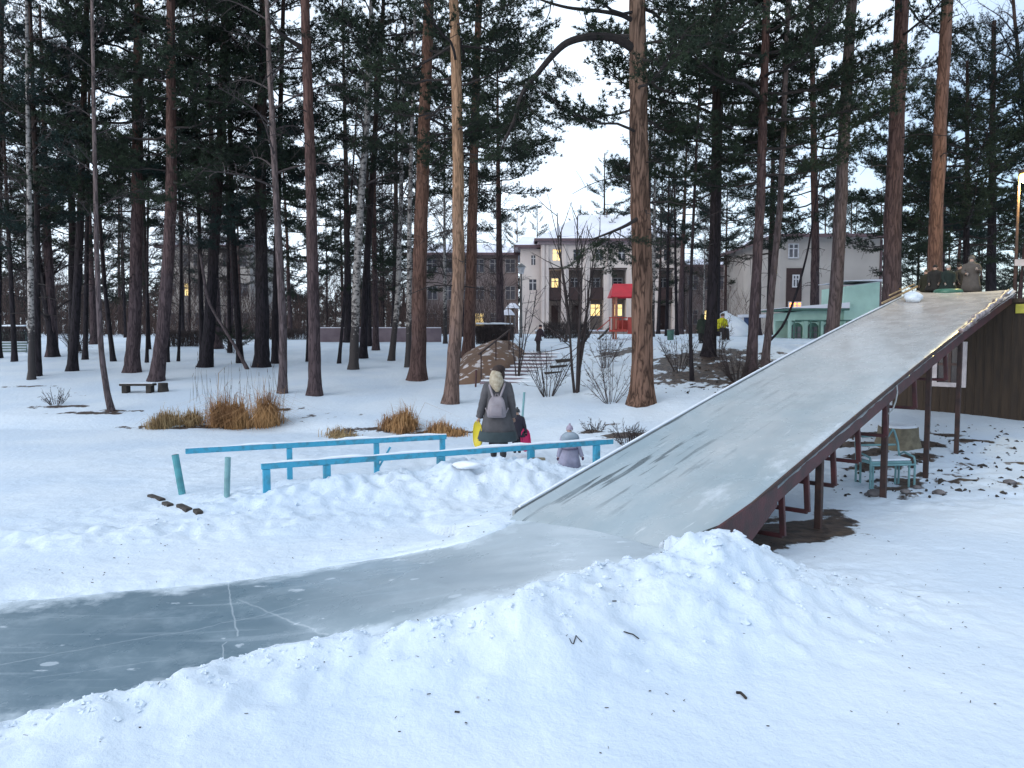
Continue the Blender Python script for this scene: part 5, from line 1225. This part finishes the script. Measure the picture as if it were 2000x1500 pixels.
def hedge(label, x0, x1, Y, hgt, n, seed, cap=True, dth=.9):
    a, b = (x0-1000)*Y/F, (x1-1000)*Y/F; c = (a+b)/2; z = gz(c, Y, False); g = np.random.default_rng(seed); o = empty('hedge', (c, Y, z), 0, label, 'hedge')
    W_ = b-a; B = np.stack([g.uniform(-W_/2, W_/2, n), g.uniform(-dth/2, dth/2, n), g.uniform(-.1, hgt*.75, n)], -1)
    D = g.normal(0, .35, (n, 3)); D[:, 2] = 1; D /= np.linalg.norm(D, axis=1)[:, None]; Ln = np.minimum(g.uniform(.2, .6, n), (hgt-B[:, 2])*1.05)
    mb = MB(); mb.add(numba_tris(B, D, Ln, g.uniform(.008,.016,n)), np.arange(n*3).reshape(-1, 3)); mb.build('twigs', M['twig'], o)
    if cap:
        ns = int(W_*3)+4; t = np.linspace(-W_/2, W_/2, ns); rs = []
        for i in range(ns):
            h_ = .05+.05*g.random(); e_ = 1 if 0 < i < ns-1 else .3
            rs.append(np.array([(t[i], -dth*.46*e_, hgt*.97), (t[i], -dth*.3*e_, hgt*.97+h_), (t[i], dth*.3*e_, hgt*.97+h_), (t[i], dth*.46*e_, hgt*.97)]))
        mb = MB(); mb.rings(rs); mb.build('snow_cap', M['snowcap'], o, smooth=True)
hedge('leafless hedge with snow on top left of the stairs', 930, 1002, 42, 1.05, 4000, 1)
hedge('leafless hedge between the dark figure and the sapling', 1062, 1150, 44, 1.0, 2600, 2, False)
hedge('purple-brown hedge at the left edge of the photo', -120, 52, 46, 1.1, 5000, 3)
hedge('low hedge behind the leaning pine of the left grove', 330, 400, 44, 1.0, 2200, 4, False)
hedge('long low hedge behind the birch with a black foot', 640, 860, 50, .7, 6000, 5, False)
hedge('low hedge seen behind the leaning log', 420, 600, 52, .8, 4000, 6, False)
M['concrete'] = mat('lilac_concrete', (.22,.17,.19), .85, var=(.16,.12,.14), vscale=2)
def low_wall(label, x0, x1, Y, y0, y1, m_='concrete', nm='low_wall', cat='wall'):
    a, b = (x0-1000)*Y/F, (x1-1000)*Y/F; z0, z1 = 2.5+(650-y1)*Y/F, 2.5+(650-y0)*Y/F; c = (a+b)/2; o = empty(nm, (c, Y, z0), 0, label, cat)
    boxm(M[m_], 'body', o, [(a-c, b-c, -.15, .15, min(-.3, gz(c, Y, False)-z0-.3), z1-z0)]); boxm(M['roof_snow'], 'snow_cap', o, [(a-c+.02, b-c-.02, -.13, .13, z1-z0+.003, z1-z0+.06)])
low_wall('long low lilac wall across the middle of the left grove', 625, 862, 48, 641, 651)
M['parapet'] = mat('grey_green_concrete', (.22,.30,.27), .8)
low_wall('grey-green parapet block at the far left above the snowy steps', 6, 52, float(atg(30, 668)[1]), 646, 664, 'parapet', 'parapet_wall')
# left snowy steps
sb = atg(22, 690); st = empty('snowy_steps', sb, .5, 'flight of snow-covered steps at the far left edge', 'steps')
for i in range(5): boxm(M['parapet'], 'step', st, [(-1.0, .6, i*.32, i*.32+.30, -.3, i*.13)]); boxm(M['snowcap'], 'snow_layer', st, [(-1.0, .6, i*.32+.01, i*.32+.31, i*.13+.002, i*.13+.05)])
# litter bin, bench and block
def bin_(label, px, py0, py1, wpx, Y):
    x = (px-1000)*Y/F; z = gz(x, Y, False); h_ = (py1-py0)*Y/F; r = wpx/2*Y/F; o = empty('litter_bin', (x, Y, z), 0, label, 'bin')
    mb = MB(); mb.tube([(0,0,-.1),(0,0,h_*.5),(0,0,h_)], [r*.85,r*.95,r], 12); mb.build('drum', M['mint_dark'], o); mb = MB(); mb.tube([(0,0,h_-.02),(0,0,h_+.03)], [r*1.06]*2, 12); mb.build('rim', M['grey_metal'], o)
bin_('dark green litter bin on the snow right of the largest pine', 1309, 662, 682, 14, 36)
# ---------------------------------------------------------------- brown bank and stairs
bb = atg(930, 752)
M['sand_bank'] = mat('frozen_sandy_soil', (.60,.56,.56), .95, var=(.17,.105,.072), vscale=3.0, bump=.9, bscale=6, vcon=(.56,.63))
pts = np.array([aty(x, y, Y) for x, y, Y in [(893,752,26.5),(955,742,26.8),(995,700,27.8),(1000,690,29.5),(965,688,30),(930,690,30),(893,712,29)]])
ng = 26; U, V_ = np.meshgrid(np.linspace(0, 1, ng), np.linspace(0, 1, ng))
a_, b__, c_, d_ = atg(880, 756), atg(968, 746), atg(1040, 692), atg(905, 694)
if True: pass
PP = ((1-U)[..., None]*(1-V_)[..., None]*a_+U[..., None]*(1-V_)[..., None]*b__+U[..., None]*V_[..., None]*c_+(1-U)[..., None]*V_[..., None]*d_)
PP[..., 2] = height(PP[..., 0], PP[..., 1], False)+.62*np.sin(np.pi*V_)**.7*np.sin(np.pi*U)**.5+.14*fbm(PP[..., 0], PP[..., 1], 4, 1.6); cen = PP.reshape(-1, 3).mean(0)
edge_ = np.minimum(np.minimum(U, 1-U), np.minimum(V_, 1-V_)); PP[..., 2] -= .3*(edge_ < .001)
ix = (np.arange(ng-1)[:, None]*ng+np.arange(ng-1)[None]).ravel(); mb = MB(); mb.add((PP-cen).reshape(-1, 3), np.stack([ix, ix+1, ix+ng+1, ix+ng], -1))
tag(mb.build('earth_bank', M['sand_bank'], None, loc=cen, smooth=True), 'brown frozen earth bank between the orange pines and the stairs', 'earth bank')
s0_, s1_ = atg(990, 750), atg(1052, 689)
stair = empty('park_stairs', s0_, 0, 'snow-covered stairs climbing the bank behind the woman', 'stairs')
n = 9; dv = (s1_-s0_)/n; ang = math.atan2(-dv[0], dv[1])
for i in range(n):
    c = dv*(i+.5)+np.array([0, 0, -.05]); mb = MB(); mb.box((c[0], c[1], c[2]-.15), (1.9, np.hypot(dv[0], dv[1])*1.02, .36), rot=Matrix.Rotation(ang, 3, 'Z')); mb.build('step', M['concrete'], stair)
    mb = MB(); mb.box((c[0], c[1]+.05, c[2]+.06), (1.86, np.hypot(dv[0], dv[1])*.88, .055), rot=Matrix.Rotation(ang, 3, 'Z')); bevel(mb.build('snow_layer', M['snowcap'], stair), .02)
for sd in (-1.0,):
    a = dv*.5+np.array([sd, 0, .9]); b = dv*8.5+np.array([sd, 0, .9]); mb = MB(); mb.bar(a, b, .05); mb.build('handrail', M['rust_steel'], stair)
    for q in (1.0, 4.5, 8.0): p = dv*q+np.array([sd, 0, 0]); mb = MB(); mb.bar(p-np.array([0,0,.1]), p+np.array([0,0,.88]), .05); mb.build('rail_post', M['rust_steel'], stair)
for q in (1.5, 3.2, 5.0):
    p = dv*q+np.array([1.05, -.1, -.05]); mb = MB(); mb.add([p+np.array(v) for v in [(0,-.1,.22),(.62,-.1,.26),(.25,-.1,-.22),(0,.25,.22),(.62,.25,.26),(.25,.25,-.22)]], [(0,2,1),(3,4,5)]); mb.add([p+np.array(v) for v in [(0,-.1,.22),(.62,-.1,.26),(.25,-.1,-.22),(0,.25,.22),(.62,.25,.26),(.25,.25,-.22)]], [(0,1,4,3),(1,2,5,4),(2,0,3,5)])
    mb.build('side_bracket', M['old_wood'], stair)
# ================================================================ PEOPLE
M['skin'] = mat('skin', (.52,.33,.25), .6, var=(.46,.28,.21))
def skinned(name, pts, edges, rad, root_i, mats, parent, extra=None, sub=1):
    me = bpy.data.meshes.new('tmp'); me.from_pydata([tuple(p) for p in pts], edges, []); o = bpy.data.objects.new('tmp', me); col.objects.link(o)
    o.modifiers.new('skin', 'SKIN'); lay = me.skin_vertices[0] if me.skin_vertices else None
    if lay is None:
        bpy.context.view_layer.objects.active = o; me.attributes.new('skin_dummy', 'FLOAT', 'POINT')
    for i, r in enumerate(rad): me.skin_vertices[0].data[i].radius = (r, r) if not isinstance(r, tuple) else r
    me.skin_vertices[0].data[root_i].use_root = True
    s = o.modifiers.new('sub', 'SUBSURF'); s.levels = s.render_levels = sub
    dg = bpy.context.evaluated_depsgraph_get(); ev = o.evaluated_get(dg); m2 = bpy.data.meshes.new_from_object(ev)
    V = np.array([v.co[:] for v in m2.vertices]); Fq = [tuple(p.vertices) for p in m2.polygons]
    bpy.data.objects.remove(o); mb = MB(); n0 = len(V)
    q4 = [f for f in Fq if len(f) == 4]; q3 = [f for f in Fq if len(f) == 3]
    mb.add(V, q4 or [(0, 1, 2, 3)]);
    if q3: mb.add(V, q3)
    if extra: extra(mb)
    return mb.build(name, mats, parent, smooth=True)
def person(label, pos, h, yaw, arms, coat, hem, colr, legc, hat, group=None, stance=.0, lean=.0, wid=1.0, legs=None, bent=0.0, mittens=None, skirt=1.25):
    """figure facing local +y; arms: (elbow, hand) offsets in body heights for left (-x) and right (+x) arms"""
    root = empty('person', pos, yaw, label, 'person', group)
    P, E, Rr = [], [], []
    def v(x, y, z, r, par=None):
        P.append(np.array([x*h, y*h, z*h])); Rr.append(r*h)
        if par is not None: E.append((par, len(P)-1))
        return len(P)-1
    drop = bent
    pel = v(0, 0, .52-drop, .075); ch = v(0, lean*.5, .70-drop, .085, pel); sh = v(0, lean*.8, .79-drop, .05, ch); nk = v(0, lean, .855-drop, .036, sh)
    hd = v(0, lean*1.1+.005, .895-drop, .052, nk); ht = v(0, lean*1.15+.005, .955-drop, .050, hd); nose = v(0, lean*1.1+.058, .915-drop, .012, hd)
    hands = []
    for sx, (el, ha) in zip((-1, 1), arms):
        s_ = v(sx*.088*wid, lean*.8, .785-drop, .026, sh); e_ = v(el[0], el[1], el[2]-drop, .030, s_); w_ = v(ha[0], ha[1], ha[2]-drop, .022, e_)
        d = P[w_]-P[e_]; d /= np.linalg.norm(d); p_ = v(*(P[w_]/h+d*.030), .021, w_); hands.append((P[p_].copy(), d))
    lg = legs or [(-.055, .03, 0, -.05, .0, 0), (.055, -.02, 0, .055, -.0, 0)]
    feet = []
    for kx, ky, kz, fx, fy, fz in lg:
        hp_ = v(math.copysign(.05, kx), 0, .49-drop, .065, pel); kn = v(kx, ky, .28-drop*.4+kz, .047, hp_); an = v(fx, fy, .05+fz, .033, kn); tt = v(fx, fy+.07, .022+fz, .026, an); feet.append((fx*h, fy*h, fz*h))
    mm = mat(mittens[0], mittens[1], .8) if mittens else M['skin']
    legm = mat('trousers', legc, .85)
    def extra(mb):
        for i, (p, d) in enumerate(hands):          # four fingers and a thumb, slightly curled
            sd = np.cross(d, [0, 1, 0]); sd /= np.linalg.norm(sd)+1e-9; fw = np.cross(sd, d)
            for f in range(4):
                o = p+sd*(f-1.5)*.0095*h; l = (.032, .038, .036, .028)[f]*h
                mb.tube([o, o+d*l*.6, o+d*l+fw*l*.35], [.0062*h, .0055*h, .004*h], 5)
            mb.tube([p-d*.01*h+fw*.012*h, p+fw*.030*h+d*.012*h], [.0065*h, .005*h], 5)
        for sx in (-1, 1):
            mb.ell((sx*.018*h, (lean*1.1+.050)*h, (.925-drop)*h), (.006*h, .004*h, .005*h), 6, 4); mb.ell((sx*.055*h, (lean*1.1)*h, (.915-drop)*h), (.008*h, .012*h, .018*h), 6, 5)
    skinned('body', P, E, Rr, 0, [M['skin']], root, extra)
    # trousers and boots
    tb = MB()
    for (kx, ky, kz, fx, fy, fz) in lg:
        tb.tube(np.array([(math.copysign(.05, kx), 0, .50-drop), (kx, ky, .28-drop*.4+kz), (fx, fy, .07+fz)])*h, np.array([.078, .062, .050])*h, 10)
    tb.build('trousers', legm, root, smooth=True)
    bm_ = mat('boots', (.03,.028,.03), .7)
    for fx, fy, fz in feet:
        b = MB(); b.rings([np.stack([np.cos(a_)*rx+fx, np.sin(a_)*ry+fy+oy, np.full(12, z+fz)], -1) for a_ in [np.arange(12)*math.pi/6] for rx, ry, oy, z in [(.030*h,.062*h,.025*h,-.004*h),(.036*h,.068*h,.028*h,.02*h),(.036*h,.055*h,.015*h,.045*h),(.040*h,.042*h,0,.10*h),(.043*h,.044*h,0,.12*h)]])
        b.build('boot', bm_, root, smooth=True)
    # coat
    cm = mat('coat_fabric', colr, .9, var=tuple(c*.75 for c in colr), vscale=9, bump=.3, bscale=25)
    g = np.random.default_rng(int(h*1000)+len(label)); n = 28; a = np.arange(n)*2*math.pi/n; cbm = MB(); RS = []
    ph = g.uniform(0, 6.28, 4)
    prof = [(hem, .135*skirt, .115*skirt), (hem+.004, .145*skirt, .122*skirt), ((hem+.5)/2, .132*(1+(skirt-1)*.6), .110*(1+(skirt-1)*.6)), (.52, .120, .098), (.62, .108, .088), (.70, .118, .092), (.77, .128, .088), (.815, .112, .072), (.84, .062, .052), (.862, .050, .046)]
    for z, rx, ry in prof:
        z_ = z-drop*(1 if z > .45 else .6); fold = 1+.075*np.clip((.62-z)*3, 0, 1)*np.sin(a*6+ph[0]+z*4)+.03*np.sin(a*9+ph[1]+z*14)+g.normal(0, .012, n)
        yy = lean*np.interp(z, [.5, .86], [0, 1])
        RS.append(np.stack([np.cos(a)*rx*wid*fold, np.sin(a)*ry*fold+yy, np.full(n, z_)+.003*np.sin(a*4+ph[2])], -1)*h)
    cbm.rings(RS)
    for sx, (el, ha) in zip((-1, 1), arms):
        A_, B_, C_ = np.array([sx*.085*wid, lean*.8, .80-drop]), np.array([el[0], el[1], el[2]-drop]), np.array([ha[0], ha[1], ha[2]-drop])
        t = np.linspace(0, 1, 7)
        path = np.vstack([A_+(B_-A_)*t[:, None], B_+(C_-B_)*t[1:, None]]); path[1:-1] = (path[:-2]+2*path[1:-1]+path[2:])/4
        rr = np.interp(np.linspace(0, 1, 13), [0, .15, .5, .9, 1], [.050, .058, .046, .040, .041])+.002*np.sin(np.arange(13)*2.1)
        cbm.tube(path*h, rr*h, 12)
    cbm.build('coat', cm, root, smooth=True)
    if mittens:
        for p, d in hands: b = MB(); b.ell(p+d*.012*h, (.026*h, .020*h, .036*h), 10, 7); b.build('mitten', mm, root, smooth=True)
    hc = np.array([0, lean*1.15, .935-drop])*h; kind, hcol = hat
    hm = mat(kind, hcol, .9, var=tuple(c*.7 for c in hcol), vscale=14, bump=.5, bscale=50)
    b = MB()
    if kind == 'knit_hat':
        b.ell(hc+np.array([0, -.004, .012])*h, (.062*h, .066*h, .062*h), 16, 10, z0=-.35); b.tube([hc+np.array([0,-.002,-.012])*h, hc+np.array([0,-.002,.010])*h], .066*h, 16); b.ell(hc+np.array([0, -.01, .085])*h, (.022*h,)*3, 10, 6)
    elif kind == 'beanie':
        b.ell(hc+np.array([0, -.004, .010])*h, (.060*h, .066*h, .060*h), 16, 10, z0=-.45)
    elif kind == 'hood':
        b.ell(hc+np.array([0, -.012, -.004])*h, (.070*h, .074*h, .078*h), 16, 10); b.tube([hc+np.array([0,-.02,-.11])*h, hc+np.array([0,-.015,-.05])*h], [.085*h, .062*h], 14)
    b.build(kind, hm, root, smooth=True)
    return root, hands
# woman walking away, seen from behind
WY = 14.4
wp = aty(972, 890, WY); wz = gz(wp[0], wp[1], False); wh = (890-719)/F*WY+.06
wp[2] = wp[2]-.03
# feet level follows the picture; the snow path is raised to it by the mound behind the railing
woman, whands = person('woman seen from behind in a long grey coat and pale hood, carrying a yellow sled', wp, wh*1.02, R(-3),
    [((-.155,-.01,.60), (-.200,.02,.435)), ((.150,-.01,.60), (.168,.03,.440))], 1,   .20, (.095,.090,.096), (.03,.03,.035), ('beanie', (.045,.028,.024)), stance=.03, wid=1.12, skirt=1.30,
    legs=[(-.045,.04,0,-.05,.06,0), (.06,-.02,0,.065,-.10,.02)])
M['cream_fur'] = mat('cream_fur', (.52,.45,.34), .95, var=(.33,.27,.19), vscale=16, bump=.9, bscale=45)
hh = wh*1.02; a = np.arange(22)*2*math.pi/22; g = np.random.default_rng(5); RS = []
for z, rx, ry, ox, oy in [(.955,.015,.02,-.016,-.03),(.945,.036,.035,-.018,-.038),(.925,.054,.048,-.018,-.045),(.885,.066,.058,-.016,-.055),(.84,.078,.060,-.010,-.066),(.80,.068,.052,-.006,-.078),(.76,.046,.038,.0,-.086),(.725,.018,.02,.004,-.092)]:
    w_ = 1+.06*np.sin(3*a+z*30)+g.normal(0, .04, 22); RS.append(np.stack([np.cos(a)*rx*w_+ox, np.sin(a)*ry*w_+oy, np.full(22, z)+g.normal(0,.002,22)], -1)*hh)
mb = MB(); mb.rings(RS[::-1]); mb.build('fur_hood', M['cream_fur'], woman, smooth=True)
M['dark_hat'] = mat('dark_brown_hat', (.030,.018,.016), .9, var=(.015,.010,.010), vscale=20, bump=.5, bscale=60)
mb = MB(); mb.ell(np.array([.018, -.004, .962])*hh, (.066*hh, .060*hh, .046*hh), 16, 9, z0=-.5); mb.ell(np.array([.062, -.03, .90])*hh, (.020*hh, .032*hh, .050*hh), 12, 8); mb.build('dark_hat', M['dark_hat'], woman, smooth=True)
M['teal_cloth'] = mat('dark_teal_hem', (.045,.065,.072), .9)
mb = MB(); a = np.arange(28)*2*math.pi/28
mb.rings([np.stack([np.cos(a)*.186*q*hh, np.sin(a)*.158*q*hh, np.full(28, z*hh)], -1) for z, q in ((.185,1.13),(.20,1.14),(.275,1.09),(.29,1.05))]); mb.build('coat_hem', M['teal_cloth'], woman, smooth=True)
# backpack
M['backpack'] = mat('greyish_pink_leather', (.27,.24,.26), .5, var=(.21,.18,.20), vscale=6, bump=.15)
bpk = empty('backpack', woman.location, R(-3), 'small greyish-pink backpack on the back of the woman in grey', 'backpack')
n = 26; a = np.arange(n)*2*math.pi/n
def sq(rx, ry, z, oy): c, s = np.cos(a), np.sin(a); return np.stack([np.sign(c)*np.abs(c)**.6*rx, np.sign(s)*np.abs(s)**.6*ry+oy, np.full(n, z)], -1)*hh
oy = -.150
mb = MB(); mb.rings([sq(.085,.045,.452,oy+.004), sq(.100,.052,.462,oy), sq(.104,.055,.50,oy), sq(.094,.052,.58,oy+.004), sq(.080,.045,.635,oy+.012), sq(.060,.034,.665,oy+.02), sq(.02,.015,.675,oy+.025)])
bp_o = mb.build('bag', M['backpack'], bpk, smooth=True)
mb = MB(); mb.rings([sq(.062,.014,.475,oy-.056), sq(.070,.016,.49,oy-.056), sq(.062,.015,.565,oy-.052), sq(.05,.012,.575,oy-.05)]); mb.build('pocket', M['backpack'], bpk, smooth=True)
for sx in (-1, 1):
    mb = MB(); P = np.array([(sx*.035,oy+.01,.66),(sx*.060,-.112,.73),(sx*.080,-.085,.79),(sx*.078,-.02,.822)])*hh; t = np.linspace(0, 3, 10); P = np.stack([np.interp(t, range(4), P[:, i]) for i in range(3)], -1)
    mb.tube(P, .0125*hh, 8); mb.build('strap', M['backpack'], bpk, smooth=True)
    mb = MB(); mb.tube(np.array([(sx*.100,oy+.03,.50),(sx*.122,-.10,.55)])*hh, .008*hh, 6); mb.build('lower_strap', M['backpack'], bpk)
mb = MB(); mb.tube(np.array([(-.02,oy+.02,.668),(-.012,oy+.03,.70),(.012,oy+.03,.70),(.02,oy+.02,.668)])*hh, .006*hh, 6); mb.build('grab_loop', M['backpack'], bpk)
def sled(name, label, c, w_, t_, h_, m_, yaw, tilt=0.0, cat='sled'):
    """shallow plastic dish sled held on edge: curved shell, rolled rim, grip"""
    n = 24; a = np.arange(n)*2*math.pi/n; cc, ss = np.cos(a), np.sin(a); X_ = np.sign(cc)*np.abs(cc)**.75*w_/2; Z_ = np.sign(ss)*np.abs(ss)**.75*h_/2
    o = empty(name, c, 0, label, cat); o.rotation_euler = (0, tilt, yaw)
    mb = MB(); rs = []
    for q, d in ((.02,t_),(.4,t_*.95),(.75,t_*.8),(.93,t_*.35),(1,0),(.97,-.004),(.9,t_*.28),(.72,t_*.66),(.4,t_*.82),(.02,t_*.86)): rs.append(np.stack([X_*q, np.full(n, d), Z_*q-h_/2], -1))
    mb.rings(rs); mb.build('shell', m_, o, smooth=True)
    mb = MB(); P = np.stack([X_, np.zeros(n), Z_-h_/2], -1); mb.tube(np.vstack([P, P[:1]]), .012, 6, caps=False); mb.build('rim', m_, o, smooth=True)
    mb = MB(); mb.tube([(-.05,0,-.03),(-.04,0,.02),(.04,0,.02),(.05,0,-.03)], .010, 6); mb.build('grip', m_, o, smooth=True)
    return o
M['yellow_plastic'] = mat('yellow_plastic', (.62,.50,.02), .35, var=(.52,.40,.02), vscale=3)
M['pink_plastic'] = mat('neon_pink_plastic', (.85,.02,.16), .35, var=(.70,.015,.13), vscale=3)
hl = Matrix.Rotation(R(-3), 3, 'Z')@Vector(whands[0][0]); 
sled('sled', "yellow plastic sled held in the woman's left hand", Vector(woman.location)+hl+Vector((-.02, .02, -.04)), .36, .07, .50, M['yellow_plastic'], R(-62), R(4))
# child hidden behind the woman, with a pink sled
cp_ = aty(1010, 884, 15.3); ch_h = (884-797)/F*15.3
child1, ch1 = person('child in dark clothes with a dark knit hat, mostly hidden behind the woman', cp_, ch_h, R(5), [((-.15,0,.62),(-.18,.03,.46)), ((.16,0,.62),(.20,.02,.45))], 1, .36, (.035,.03,.045), (.02,.02,.03), ('knit_hat', (.05,.055,.06)), wid=1.2, skirt=1.1, mittens=('mittens', (.03,.025,.03)))
hr = Matrix.Rotation(R(5), 3, 'Z')@Vector(ch1[1][0])
sled('sled', 'neon pink sled sticking out behind the right side of the woman', Vector(child1.location)+hr+Vector((-.03, -.05, .09)), .24, .07, .44, M['pink_plastic'], R(40), R(-8))
# small child behind the near railing
kp2 = aty(1112, 936, 13.75); kh = (936-829)/F*13.75
child2, _ = person('small child in a pale lilac snowsuit and knit hat behind the near blue railing', kp2, kh*1.0, R(12), [((-.17,.0,.60),(-.20,.04,.42)), ((.17,0,.60),(.235,-.02,.42))], 1, .22, (.33,.32,.42), (.20,.16,.24), ('knit_hat', (.42,.36,.46)), wid=1.35, skirt=1.12, mittens=('mittens', (.10,.05,.10)))
mb = MB(); M['hood_blue'] = mat('blue_grey_collar', (.30,.36,.42), .9, bump=.3); mb.rings([np.stack([np.cos(a_)*rx*kh, np.sin(a_)*ry*kh+oy_*kh, np.full(20, z*kh)], -1) for a_ in [np.arange(20)*math.pi/10] for z, rx, ry, oy_ in [(.74,.17,.10,-.03),(.78,.175,.125,-.03),(.83,.15,.12,-.03),(.87,.09,.085,-.02),(.88,.06,.06,-.01)]]); mb.build('thick_hood', M['hood_blue'], child2, smooth=True)
mb = MB(); mb.tube([(0,.0,.56*kh),(0,0,.585*kh)], .150*kh, 18); o = mb.build('belt', mat('belt', (.12,.10,.16), .8), child2); o.scale = (1.08, .86, 1)
# dark figure on top of the stairs
sp_ = atg(1051, 690); person('dark-clothed figure bending forward at the top of the park stairs', sp_+np.array([0, 0, .02]), 50/F*sp_[1]*1.08, R(-60), [((-.13,.10,.66),(-.10,.20,.60)), ((.13,.10,.66),(.10,.22,.58))], 1, .42, (.03,.018,.028), (.02,.015,.02), ('beanie', (.03,.02,.03)), lean=.09, wid=1.2, skirt=1.05, mittens=('mittens', (.02,.02,.02)))
# bench figures right of the largest pine
yb = aty(1398, 690, 34); yb[2] = gz(yb[0], yb[1], False)
bench2 = empty('park_bench', yb, 0, 'dark bench beside the green-black pine, someone in yellow sitting on it', 'bench')
boxm(M['old_wood'], 'seat', bench2, [(-.85,.5,-.2,.2,.40,.46)])
for q in (-.7, .35): boxm(M['old_wood'], 'leg', bench2, [(q-.05,q+.05,-.15,.15,-.1,.40)])
boxm(M['snowcap'], 'snow_layer', bench2, [(-.84,.0,-.19,.19,.461,.50)])
sit = [(-.07,-.22,.19,-.07,-.26,0), (.07,-.22,.19,.08,-.24,0)]
def flip(l): return [(kx, -ky, kz, fx, -fy, fz) for kx, ky, kz, fx, fy, fz in l]
person('person in a bright yellow jacket sitting on the dark bench', yb+np.array([.20, 0, 0]), 1.45, R(200), [((-.15,.06,.66),(-.10,.20,.62)), ((.15,.06,.66),(.10,.20,.60))], 1, .47, (.62,.58,.02), (.02,.02,.025), ('beanie', (.10,.06,.04)), bent=.20, lean=.08, wid=1.45, legs=[(-.07,.22,.10,-.07,.26,0),(.07,.22,.10,.08,.24,0)], skirt=1.05, mittens=('mittens', (.03,.03,.03)))
pd_ = aty(1370, 692, 30.5); pd_[2] = gz(pd_[0], pd_[1], False)
person('person in a dark green coat standing left of the green-black pine', pd_, 1.15, R(20), [((-.14,.02,.62),(-.16,.05,.46)), ((.14,.02,.62),(.16,.05,.46))], 1, .34, (.018,.028,.018), (.012,.012,.014), ('hood', (.015,.02,.015)), wid=1.25, skirt=1.05, mittens=('mittens', (.02,.02,.02)))
# children on the platform behind the top edge of the slide
ptop = FOOT+pz
def onp(px, s): c = c_at(px, s); x, y = loc2w(c, s); return np.array([x, y, ptop])
D0 = ((-.15,.05,.62),(-.12,.12,.50)); D1 = ((.15,.05,.62),(.12,.12,.50))
person('hooded figure in a taupe-grey coat, tallest on the platform', onp(1896, SL+.75), 1.16, R(150), [((-.16,.03,.64),(-.11,.13,.68)), ((.17,.05,.64),(.10,.13,.60))], 1, .20, (.10,.085,.075), (.04,.035,.035), ('hood', (.13,.115,.10)), 'people on the platform', wid=1.3, skirt=1.15, mittens=('mittens', (.25,.22,.2)))
person('figure with a round white hat in the middle of the platform', onp(1851, SL+.65), .94, R(170), [D0, D1], 1, .30, (.012,.022,.018), (.01,.012,.011), ('beanie', (.45,.43,.41)), 'people on the platform', wid=1.5, mittens=('mittens', (.3,.3,.28)))
person('figure in black just left of the tallest hooded one on the platform', onp(1873, SL+1.5), 1.02, R(190), [D0, D1], 1, .30, (.02,.018,.018), (.012,.012,.012), ('beanie', (.02,.018,.018)), 'people on the platform', wid=1.2, mittens=('mittens', (.02,.02,.02)))
person('figure in a black jacket left of the white hat on the platform', onp(1826, SL+.8), .98, R(140), [D0, D1], 1, .30, (.022,.02,.018), (.012,.014,.012), ('beanie', (.018,.014,.014)), 'people on the platform', wid=1.5, lean=.04, mittens=('mittens', (.18,.15,.13)))
person('leftmost figure in olive-brown on the platform', onp(1808, SL+1.2), .9, R(120), [D0, D1], 1, .30, (.025,.024,.012), (.012,.012,.010), ('beanie', (.09,.07,.05)), 'people on the platform', wid=1.3, mittens=('mittens', (.05,.04,.03)))
# green inflatable ring on the platform edge
M['green_vinyl'] = mat('green_vinyl', (.05,.16,.11), .4)
rp_ = onp(1852, SL+.28); ring = MB(); t = np.linspace(0, 2*math.pi, 25); ring.tube(np.stack([.26*np.cos(t), .26*np.sin(t), .10+0*t], -1), .085, 10, caps=False)
tube_o = ring.build('snow_tube', M['green_vinyl'], None, loc=rp_+np.array([0, 0, .12]), smooth=True); tag(tube_o, 'green sliding ring at the top edge of the slide in front of the white hat', 'sliding ring')
